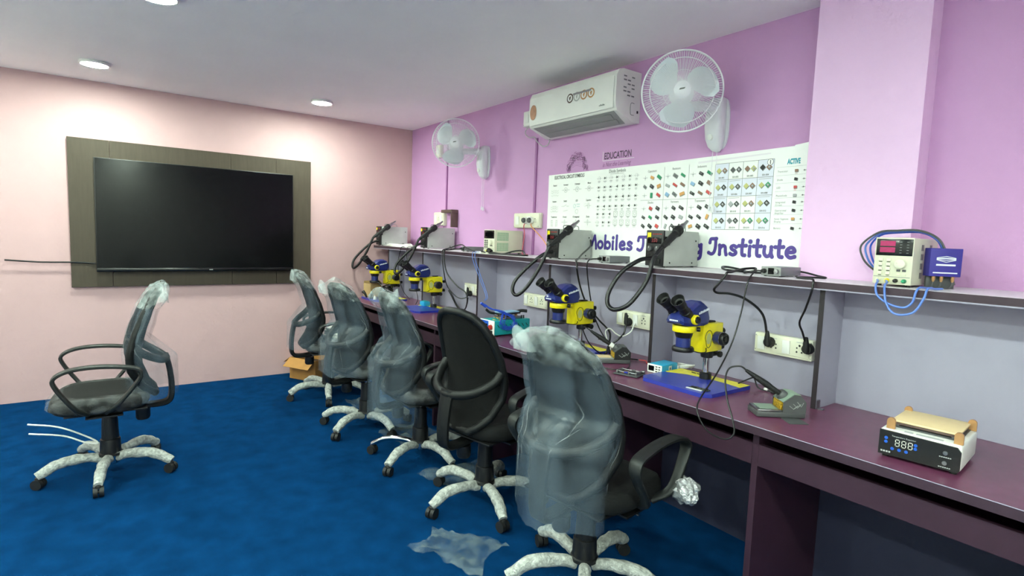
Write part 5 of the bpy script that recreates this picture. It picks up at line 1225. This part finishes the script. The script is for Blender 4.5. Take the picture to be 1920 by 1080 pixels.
for k in range(7):
    pts = []
    a0 = rnd.uniform(0, 6)
    for i in range(15):
        a = a0 + i * 0.75; r = 0.05 + 0.035 * rnd.random()
        pts.append((r * 0.95 * math.cos(a), r * 0.85 * math.sin(a), 0.055 + 0.045 * math.sin(a * 0.6 + k) + 0.010 * k * rnd.random()))
    MB().tube(pts, 0.0045, 6, sub=4).build('cable', m_cable, t)
q = MB().box((0.0, 0, 0.008), (0.10, 0.08, 0.015), m_rubber, bev=0.004); q.build('adapter', m_rubber, t)
for k, (x, y, h, m_, nm) in enumerate(((0.585, -0.675, 0.05, m_black, 'black'), (0.635, -0.655, 0.038, m_copper, 'copper coloured'), (0.675, -0.675, 0.03, m_white, 'white'), (0.555, -0.66, 0.065, m_greenstand, 'grey green'))):
    o = MB().lathe((x, y, TZ + 0.0185), (0, 0, 1), [(0.001, 0), (0.013, 0), (0.013, h * 0.75), (0.008, h * 0.85), (0.008, h), (0.001, h + 0.001)], 14).build('flux_bottle', m_)
    tag(o, '%s little flux bottle on the farthest microscope base' % nm, 'bottle', 'little bottles on the farthest microscope base')
tag(MB().tube([(0.50, -0.685, TZ + 0.02), (0.49, -0.70, TZ + 0.055), (0.47, -0.71, TZ + 0.075)], lambda s_: 0.008 + 0.008 * s_, 10).build('blower_brush', m_rubber), 'black brush handle leaning at the left of the farthest microscope', 'brush')
t = thing('small_blue_box', 'small sky blue box on the microscope base behind the third wrapped chair', 'box', (1.23, -0.44, TZ))
MB().bb(-0.04, 0.04, -0.03, 0.03, 0.018, 0.055, bev=0.003).build('case', m_sky, t)
MB().bb(-0.03, 0.03, -0.02, 0.02, 0.0553, 0.060, bev=0.002).build('lid', m_turq, t)
t = thing('router_box', 'grey box standing in the shadow behind the second farthest microscope', 'box', (1.00, -0.285, TZ))
MB().bb(-0.07, 0.07, -0.03, 0.03, 0.0005, 0.12, bev=0.003).build('case', m_brown, t)
MB().tube([(-0.05, -0.02, 0.121), (-0.02, -0.03, 0.145), (0.04, -0.02, 0.135), (0.06, 0.0, 0.122)], 0.006, 8).build('handle_wire', m_rubber, t)
# ================================================================== office chairs
def interp(tab, z):
    if z <= tab[0][0]: return tab[0][1]
    for (a, p), (b, q_) in zip(tab[:-1], tab[1:]):
        if z <= b:
            u = (z - a) / (b - a); u = u * u * (3 - 2 * u) * 0.5 + u * 0.5
            return p + (q_ - p) * u
    return tab[-1][1]
BW = [(0.455, 0.085), (0.475, 0.13), (0.52, 0.178), (0.60, 0.213), (0.68, 0.222), (0.78, 0.214), (0.87, 0.192), (0.93, 0.160), (0.965, 0.115), (0.98, 0.055)]
BY = [(0.455, -0.275), (0.52, -0.232), (0.60, -0.200), (0.66, -0.196), (0.74, -0.212), (0.84, -0.245), (0.93, -0.280), (0.98, -0.300)]
ZS = 1.105
BW = [(0.455 + (z - 0.455) * ZS, v * 0.94) for z, v in BW]
BY = [(0.455 + (z - 0.455) * ZS, v + 0.055) for z, v in BY]
def bpt(u, z, off=0.0):
    """a point of the backrest: u in -1..1 across, z height"""
    w_ = interp(BW, z); x = u * w_
    return Vector((x, interp(BY, z) + 0.055 * (x / 0.22) ** 2 - 0.012 * (1 - abs(u)) + off, z))
ZL = [0.455, 0.462, 0.475, 0.495, 0.52, 0.56, 0.60, 0.64, 0.68, 0.73, 0.78, 0.83, 0.87, 0.90, 0.93, 0.95, 0.965, 0.975, 0.98]
ZL = [0.455 + (z - 0.455) * ZS for z in ZL]

def office_chair(loc, rz, label, base=0.0, bag=True, zbot=0.44, flare=0.0, seed=1, lowbag=0.0, tip=0.0, seatwrap=True, bare=None, taper=0.35):
    t = thing('office_chair', label, 'chair', loc, rz, group='black mesh office chairs')
    rnd = random.Random(seed)
    # --- five star base wrapped in foam, casters
    MB().lathe((0, 0, 0.062), (0, 0, 1), [(0.001, 0), (0.036, 0), (0.044, 0.008), (0.042, 0.045), (0.030, 0.055), (0.001, 0.056)], 24).build('base_hub', m_chrome, t)
    for k in range(5):
        a = base + 2 * PI * k / 5 - rz; c_, s_ = math.cos(a), math.sin(a)
        P = lambda r, z: Vector((c_ * r, s_ * r, z))
        q = MB().tube([P(0.035, 0.092), P(0.09, 0.112), P(0.17, 0.118), P(0.24, 0.108), P(0.295, 0.078), P(0.318, 0.066)], lambda u: 0.021 + 0.006 * math.sin(u * PI) , 12, sub=5)
        sd = rnd.uniform(0, 50)
        q.displace(lambda v: v + Vector((noise.noise(v * 30 + Vector((sd, 0, 0))), noise.noise(v * 30 + Vector((0, sd, 0))), noise.noise(v * 26 + Vector((0, 0, sd))))) * 0.0055)
        if k == bare:                          # one leg has lost its wrapping
            q = MB().tube([P(0.035, 0.092), P(0.09, 0.110), P(0.17, 0.114), P(0.24, 0.102), P(0.295, 0.074), P(0.314, 0.064)], 0.0165, 12, sub=5)
        leg = q.build('base_leg', m_chrome if k == bare else m_foam, t)
        ca = a + rnd.uniform(-0.8, 0.8); cc, ss = math.cos(ca + PI / 2), math.sin(ca + PI / 2)
        o = P(0.312, 0.0275)
        MB().cyl(o + Vector((cc, ss, 0)) * 0.004, o + Vector((cc, ss, 0)) * 0.023, 0.0270, n=20).cyl(o - Vector((cc, ss, 0)) * 0.004, o - Vector((cc, ss, 0)) * 0.023, 0.0270, n=20).cyl(o - Vector((cc, ss, 0)) * 0.004, o + Vector((cc, ss, 0)) * 0.004, 0.010, n=10).build('caster_wheel', m_rubber, leg)
        MB().lathe(P(0.312, 0.046), (0, 0, 1), [(0.001, 0), (0.016, 0), (0.015, 0.014), (0.008, 0.02), (0.001, 0.021)], 14).build('caster_stem', m_rubber, leg)
    MB().lathe((0, 0, 0.112), (0, 0, 1), [(0.001, 0), (0.058, 0), (0.056, 0.012), (0.050, 0.016), (0.048, 0.085), (0.047, 0.09), (0.041, 0.094), (0.038, 0.19), (0.036, 0.215), (0.001, 0.216)], 24).build('column_cover', m_black, t)
    MB().cyl((0, 0, 0.32), (0, 0, 0.375), 0.014, n=16).build('gas_lift', m_chrome, t)
    MB().bb(-0.075, 0.075, -0.12, 0.10, 0.372, 0.405, bev=0.008).build('tilt_mechanism', m_black, t)
    MB().lathe((0, -0.155, 0.352), (0, 0, -1), [(0.001, 0), (0.036, 0), (0.036, 0.05), (0.030, 0.062), (0.001, 0.063)], 20).build('tension_knob', m_black, t)
    MB().tube([(0.07, 0.02, 0.39), (0.16, 0.02, 0.392), (0.23, 0.02, 0.378)], 0.005, 8).build('height_lever', m_steel, t)
    # --- seat
    q = MB(); R_ = []
    for z, k, dz in ((0.405, 0.80, 0), (0.410, 0.93, 0), (0.425, 0.985, 0), (0.445, 1.0, 0), (0.465, 0.985, 0), (0.478, 0.94, 0), (0.485, 0.85, 0), (0.486, 0.55, 0), (0.482, 0.2, 0), (0.481, 0.01, 0)):
        ring = []
        for i in range(36):
            a = 2 * PI * i / 36; c_, s_ = math.cos(a), math.sin(a)
            x = 0.245 * k * math.copysign(abs(c_) ** 0.62, c_); y = 0.035 + 0.225 * k * math.copysign(abs(s_) ** 0.62, s_)
            zz = z - (0.020 * max(0, (y - 0.12) / 0.13) ** 2 if z > 0.44 else 0) + (0.012 * (abs(x) / 0.24) ** 2 if z > 0.47 else 0)
            ring.append(Vector((x, y, zz)))
        R_.append(ring)
    q.rings(R_).build('seat', m_fabric, t, ang=70)
    MB().bb(-0.19, 0.19, -0.17, 0.19, 0.396, 0.4055, bev=0.003).build('seat_pan', m_black, t)
    if seatwrap:
        q = MB()
        R2 = []
        for ring in R_[1:7]:
            R2.append([Vector((v.x * 1.03, (v.y - 0.035) * 1.03 + 0.035, v.z + 0.005)) for v in ring])
        R2.append([Vector((v.x * 0.72, (v.y - 0.035) * 0.72 + 0.035, 0.492)) for v in R_[4]])
        q.rings(R2, cap0=False, cap1=False)
        bmesh.ops.subdivide_edges(q.bm, edges=q.bm.edges[:], cuts=1)
        sd = rnd.uniform(0, 90)
        q.displace(lambda v: v + Vector((v.x, v.y, 0.02)).normalized() * (0.004 + 0.011 * max(-0.2, noise.noise(Vector((v.x * 22 + sd, v.y * 22, v.z * 30))))))
        q.build('seat_wrap', m_seatwrap, t, ang=180)
    # --- backrest
    out = [bpt(1, z) for z in ZL] + [bpt(-1, z) for z in reversed(ZL)]
    MB().tube(out, 0.0195, 10, sub=2, closed=True).build('back_frame', m_frame, t, ang=60)
    q = MB()
    front = [[bpt(-0.97 + 1.94 * i / 16, z, 0.003) for i in range(17)] for z in ZL]
    rear = [[bpt(-0.97 + 1.94 * i / 16, z, -0.003) for i in range(17)] for z in ZL]
    q.rings([a + list(reversed(b)) for a, b in zip(front, rear)])
    q.build('back_mesh', m_mesh, t, ang=70)
    MB().tube([bpt(u, 0.725 - 0.02 * (1 - u * u), 0.012) for u in (-0.98, -0.5, 0, 0.5, 0.98)], 0.011, 8).build('lumbar_bar', m_frame, t)
    MB().tube([(-0.198, -0.105, 0.755), (-0.190, -0.150, 0.705), (-0.120, -0.235, 0.652), (0, -0.272, 0.635), (0.120, -0.235, 0.652), (0.190, -0.150, 0.705), (0.200, -0.105, 0.755)], 0.022, 10).build('back_yoke', m_frame, t)
    MB().band([(0, -0.272, 0.655), (0, -0.290, 0.56), (0, -0.298, 0.46), (0, -0.285, 0.385), (0, -0.22, 0.368), (0, -0.10, 0.378)], (1, 0, 0), lambda u: 0.082 - 0.02 * u, 0.028).build('back_spine', m_frame, t)
    # --- looped arms
    for sx in (-1, 1):
        X_ = sx * 0.290
        q = MB().band([(sx * 0.235, 0.01, 0.418), (X_, -0.04, 0.47), (X_ + sx * 0.012, -0.120, 0.575), (X_ + sx * 0.014, -0.140, 0.622), (X_ + sx * 0.012, -0.110, 0.655), (X_ + sx * 0.008, 0.03, 0.675), (X_ + sx * 0.006, 0.15, 0.668), (X_ + sx * 0.006, 0.215, 0.635), (X_ + sx * 0.006, 0.210, 0.585), (X_, 0.140, 0.47), (sx * 0.235, 0.09, 0.418)], (1, 0, 0), lambda u: 0.030 + 0.022 * math.sin(PI * u), 0.017, sub=6)
        q.build('armrest', m_arm, t, ang=50)
        MB().bb(sx * 0.20 - 0.03, sx * 0.20 + 0.03, -0.06, 0.10, 0.388, 0.3955).build('arm_bracket', m_black, t)
    if not bag: return t
    # --- plastic bag over the backrest
    NB = 64
    def ringpt(a, z, grow, sd):
        w_ = interp(BW, max(0.58, min(z, 0.93))) + 0.014 + grow
        if z < 0.62: w_ = 0.200 + grow + lowbag * (0.62 - z)
        yc = interp(BY, max(z, 0.58)); yf = yc + 0.080; yb = yc - 0.040
        if z < 0.76: yb = min(yb, -0.215 - 0.112 * min(1, (0.76 - z) / 0.11))
        c_, s_ = math.cos(a), math.sin(a)
        x = w_ * math.copysign(abs(c_) ** 0.8, c_)
        if s_ < 0 and z < 0.78: x *= 1 - taper * min(1, (0.78 - z) / 0.10) * abs(s_) ** 0.8     # the film narrows behind, round the spine
        y = (yf + yb) / 2 + (yf - yb) / 2 * math.copysign(abs(s_) ** 0.85, s_)
        n1 = noise.noise(Vector((c_ * 2.0 + sd, s_ * 2.0, z * 2.2))); n2 = noise.noise(Vector((c_ * 6 + z * 5, s_ * 6 + sd, z * 6)))
        n3 = abs(noise.noise(Vector((c_ * 4 + z * 3.0, s_ * 4 - z * 2.0, sd))))
        k = 1 + 0.06 * n1 + 0.02 * n2 + 0.06 * n3
        return Vector((x * k, (yf + yb) / 2 + (y - (yf + yb) / 2) * k, z + 0.004 * n2))
    sd = seed * 7.3
    q = MB(); R_ = []; ztop = 0.945; NL = 36
    for j in range(NL):
        u = j / (NL - 1); z = zbot + (ztop - zbot) * u
        R_.append([ringpt(2 * PI * i / NB, z + ((0.022 * noise.noise(Vector((math.cos(2 * PI * i / NB) * 2, math.sin(2 * PI * i / NB) * 2, sd)))) if j == 0 else 0), 0.008 + flare * (1 - u), sd) for i in range(NB)])
    q.rings(R_, cap0=False, cap1=False).build('bag', m_bag, t, ang=180)
    # the closed top of the bag: a flat seam bridging the frame, crumpled, its corners standing out
    q = MB(); R2 = [[v.copy() for v in R_[-1]]]
    yc = interp(BY, 1.04) - 0.014
    def seam(x): return 1.082 - 1.75 * x * x + 0.012 * noise.noise(Vector((x * 18, sd, 0)))
    for u in (0.2, 0.4, 0.6, 0.8, 0.92, 1.0):
        ring = []
        for v0 in R_[-1]:
            f = 1 - 0.96 * u ** 4.5
            x = v0.x * (1.0 + 0.08 * u)
            zz = v0.z + (seam(x) - v0.z) * u ** 0.8
            c0 = interp(BY, ztop) + 0.020; cu = c0 + (yc - c0) * u ** 0.7
            p = Vector((x, cu + (v0.y - c0) * f, zz))
            e = 0.013 * (0.4 + u)
            p += Vector((noise.noise(p * 21 + Vector((sd, 0, 0))) * e * 0.6, noise.noise(p * 21 + Vector((0, sd, 0))) * e, noise.noise(p * 17 + Vector((0, 0, sd))) * e))
            ring.append(p)
        R2.append(ring)
    q.rings(R2, cap0=False, cap1=False)
    bmesh.ops.subdivide_edges(q.bm, edges=q.bm.edges[:], cuts=1)
    q.displace(lambda v: v + Vector((noise.noise(v * 60), noise.noise(v * 60 + Vector((9, 0, 0))), noise.noise(v * 66 + Vector((0, 9, 0))))) * 0.006)
    q.build('bag_top', m_bagtop, t, ang=180)
    cx = -0.16 if seed % 2 else 0.16          # one corner of the bag stands up
    if tip >= 0:
        q = MB(); R3 = []; hh = 0.030 + tip; sg = 1 if cx > 0 else -1
        for z, r in ((-0.06, 0.045), (-0.01, 0.036), (0.4 * hh, 0.024), (0.75 * hh, 0.014), (hh, 0.003)):
            R3.append([Vector((cx + r * math.cos(2 * PI * i / 14) * 1.2 + sg * z * 0.5, yc + 0.45 * r * math.sin(2 * PI * i / 14), seam(cx) + z)) for i in range(14)])
        q.rings(R3, cap0=False)
        q.displace(lambda v: v + Vector((noise.noise(v * 40), noise.noise(v * 40 + Vector((9, 0, 0))), 0)) * 0.010)
        q.build('bag_corner', m_bagtop, t, ang=180)
    for k in range(9):                        # crease folds running down the film
        a = rnd.uniform(0, 2 * PI); zz = rnd.uniform(0.66, 0.92); ln_ = rnd.uniform(0.10, 0.28); da = rnd.uniform(-0.35, 0.9)
        pts = [ringpt(a + da * i / 6, zz - ln_ * i / 6, 0.012 + flare * 0.5, sd) for i in range(7)]
        MB().tube(pts, lambda u: 0.0004 + 0.0012 * math.sin(PI * u), 6, sub=3).build('bag_fold', m_bagfold, t, ang=180)
    return t

R = math.radians
office_chair((0.935, -1.186, 0), R(-4), 'plastic wrapped office chair farthest away, seen from the side beside the television wall', R(343), seed=3, tip=0.0, flare=0.01)
office_chair((1.83, -1.20, 0), R(10), 'plastic wrapped office chair second from the pink wall at the bench', R(12), seed=5, flare=0.005)
office_chair((2.53, -1.12, 0), R(0), 'plastic wrapped office chair left of the uncovered black chair', R(10), seed=2, zbot=0.30, tip=0.02, bare=3)
office_chair((3.228, -1.095, 0), R(12), 'uncovered black mesh office chair at the bench', R(56), bag=False, seed=6, seatwrap=False)
NEAR = office_chair((4.035, -1.135, 0), R(8), 'large plastic wrapped office chair nearest the viewer at the bench', R(30), seed=7, zbot=0.36, flare=0.0, seatwrap=False, taper=0.62)
office_chair((1.84, -2.69, 0), R(180), 'plastic wrapped office chair standing alone on the left with its back to the bench', R(62), seed=9, tip=0.02)

# crumpled film bunched at the front right of the nearest chair
q = MB().sphere((0.335, 0.165, 0.47), 0.05, None, 24, (1.0, 0.9, 0.95))
q.displace(lambda v: Vector((0.335, 0.165, 0.47)) + (v - Vector((0.335, 0.165, 0.47))) * (1 + 0.35 * noise.noise(v * 30) + 0.25 * noise.noise(v * 80)))
o = q.build('film_bunch', m_crumple, NEAR, ang=20); o['label'] = 'crumpled shiny plastic film'

# ================================================================== things on the carpet
t = thing('cardboard_box', 'open cardboard box on the carpet behind the farthest wrapped chair', 'box', (0.27, -1.13, 0), rz=0.5)
MB().bb(-0.16, 0.16, -0.12, -0.116, 0.0006, 0.20).build('side', m_card, t, smooth=False)
MB().bb(-0.16, 0.16, 0.116, 0.12, 0.0006, 0.20).build('side', m_card, t, smooth=False)
MB().bb(-0.16, -0.156, -0.1158, 0.1158, 0.0006, 0.20).build('side', m_card, t, smooth=False)
MB().bb(0.156, 0.16, -0.1158, 0.1158, 0.0006, 0.20).build('side', m_card, t, smooth=False)
MB().bb(-0.1558, 0.1558, -0.1158, 0.1158, 0.0006, 0.005).build('bottom', m_card, t, smooth=False)
MB().box((0, -0.165, 0.165), (0.31, 0.11, 0.003), rot=(0.70, 0, 0)).build('flap', m_card, t, smooth=False)
MB().box((-0.205, 0, 0.17), (0.10, 0.23, 0.003), rot=(0, -0.60, 0)).build('flap', m_card, t, smooth=False)
MB().box((0.0, 0.17, 0.225), (0.31, 0.11, 0.003), rot=(0.4, 0, 0)).build('flap', m_card, t, smooth=False)
MB().bb(-0.12, 0.13, -0.09, 0.09, 0.006, 0.16, bev=0.01).build('packing', m_black, t)
t = thing('packet_stack', 'pale packets lying on the seat of the farthest wrapped chair', 'packets', (0.945, -1.11, 0.505), rz=0.3)
for k in range(4): MB().box((0.01 * (k % 2), 0.006 * k, 0.010 + 0.020 * k), (0.20, 0.15, 0.018), bev=0.006, rot=(0, 0.02 * k, 0.15 * k)).build('packet', m_paper if k % 2 else m_cream, t)
rnd = random.Random(31)
for k, (x, y, sx, sy, a, lb) in enumerate(((2.18, -0.99, 0.42, 0.30, 0.2, 'clear plastic sheet on the carpet under the second and third chairs'), (2.92, -1.02, 0.30, 0.40, 0.1, 'clear plastic sheet on the carpet under the uncovered black chair'),
                                       (3.55, -1.45, 0.36, 0.24, 0.5, 'clear plastic sheet on the carpet in front of the nearest chair'), (1.35, -0.98, 0.40, 0.26, 0.1, 'clear plastic sheet on the carpet by the two farthest chairs'))):
    q = MB(); n1, n2 = 22, 16; ca, sa = math.cos(a), math.sin(a)
    def sf(u, v):
        p, r = (u - 0.5) * sx * (1 + 0.15 * math.sin(5 * v + k)), (v - 0.5) * sy * (1 + 0.15 * math.sin(4 * u + 2 * k))
        z = 0.006 + 0.045 * max(0, noise.noise(Vector((u * 4 + k * 5, v * 4, 0.3)))) + 0.03 * abs(noise.noise(Vector((u * 9, v * 9 + k * 3, 1.3))))
        return Vector((p * ca - r * sa, p * sa + r * ca, z))
    q.surf(sf, n1, n2); o = q.build('plastic_sheet', m_sheet, ang=180); o.location = (x, y, 0)
    tag(o, lb, 'plastic sheet', 'plastic sheets on the carpet')
cord('white_cable', [(1.70, -3.05, 0.30), (1.74, -2.92, 0.275), (1.84, -2.80, 0.235), (1.895, -2.745, 0.205), (1.83, -2.80, 0.195), (1.72, -2.90, 0.215), (1.66, -3.05, 0.235)], 0.0045, m_white, 'white cord looped against the column of the lone chair on the left', cat='cable')
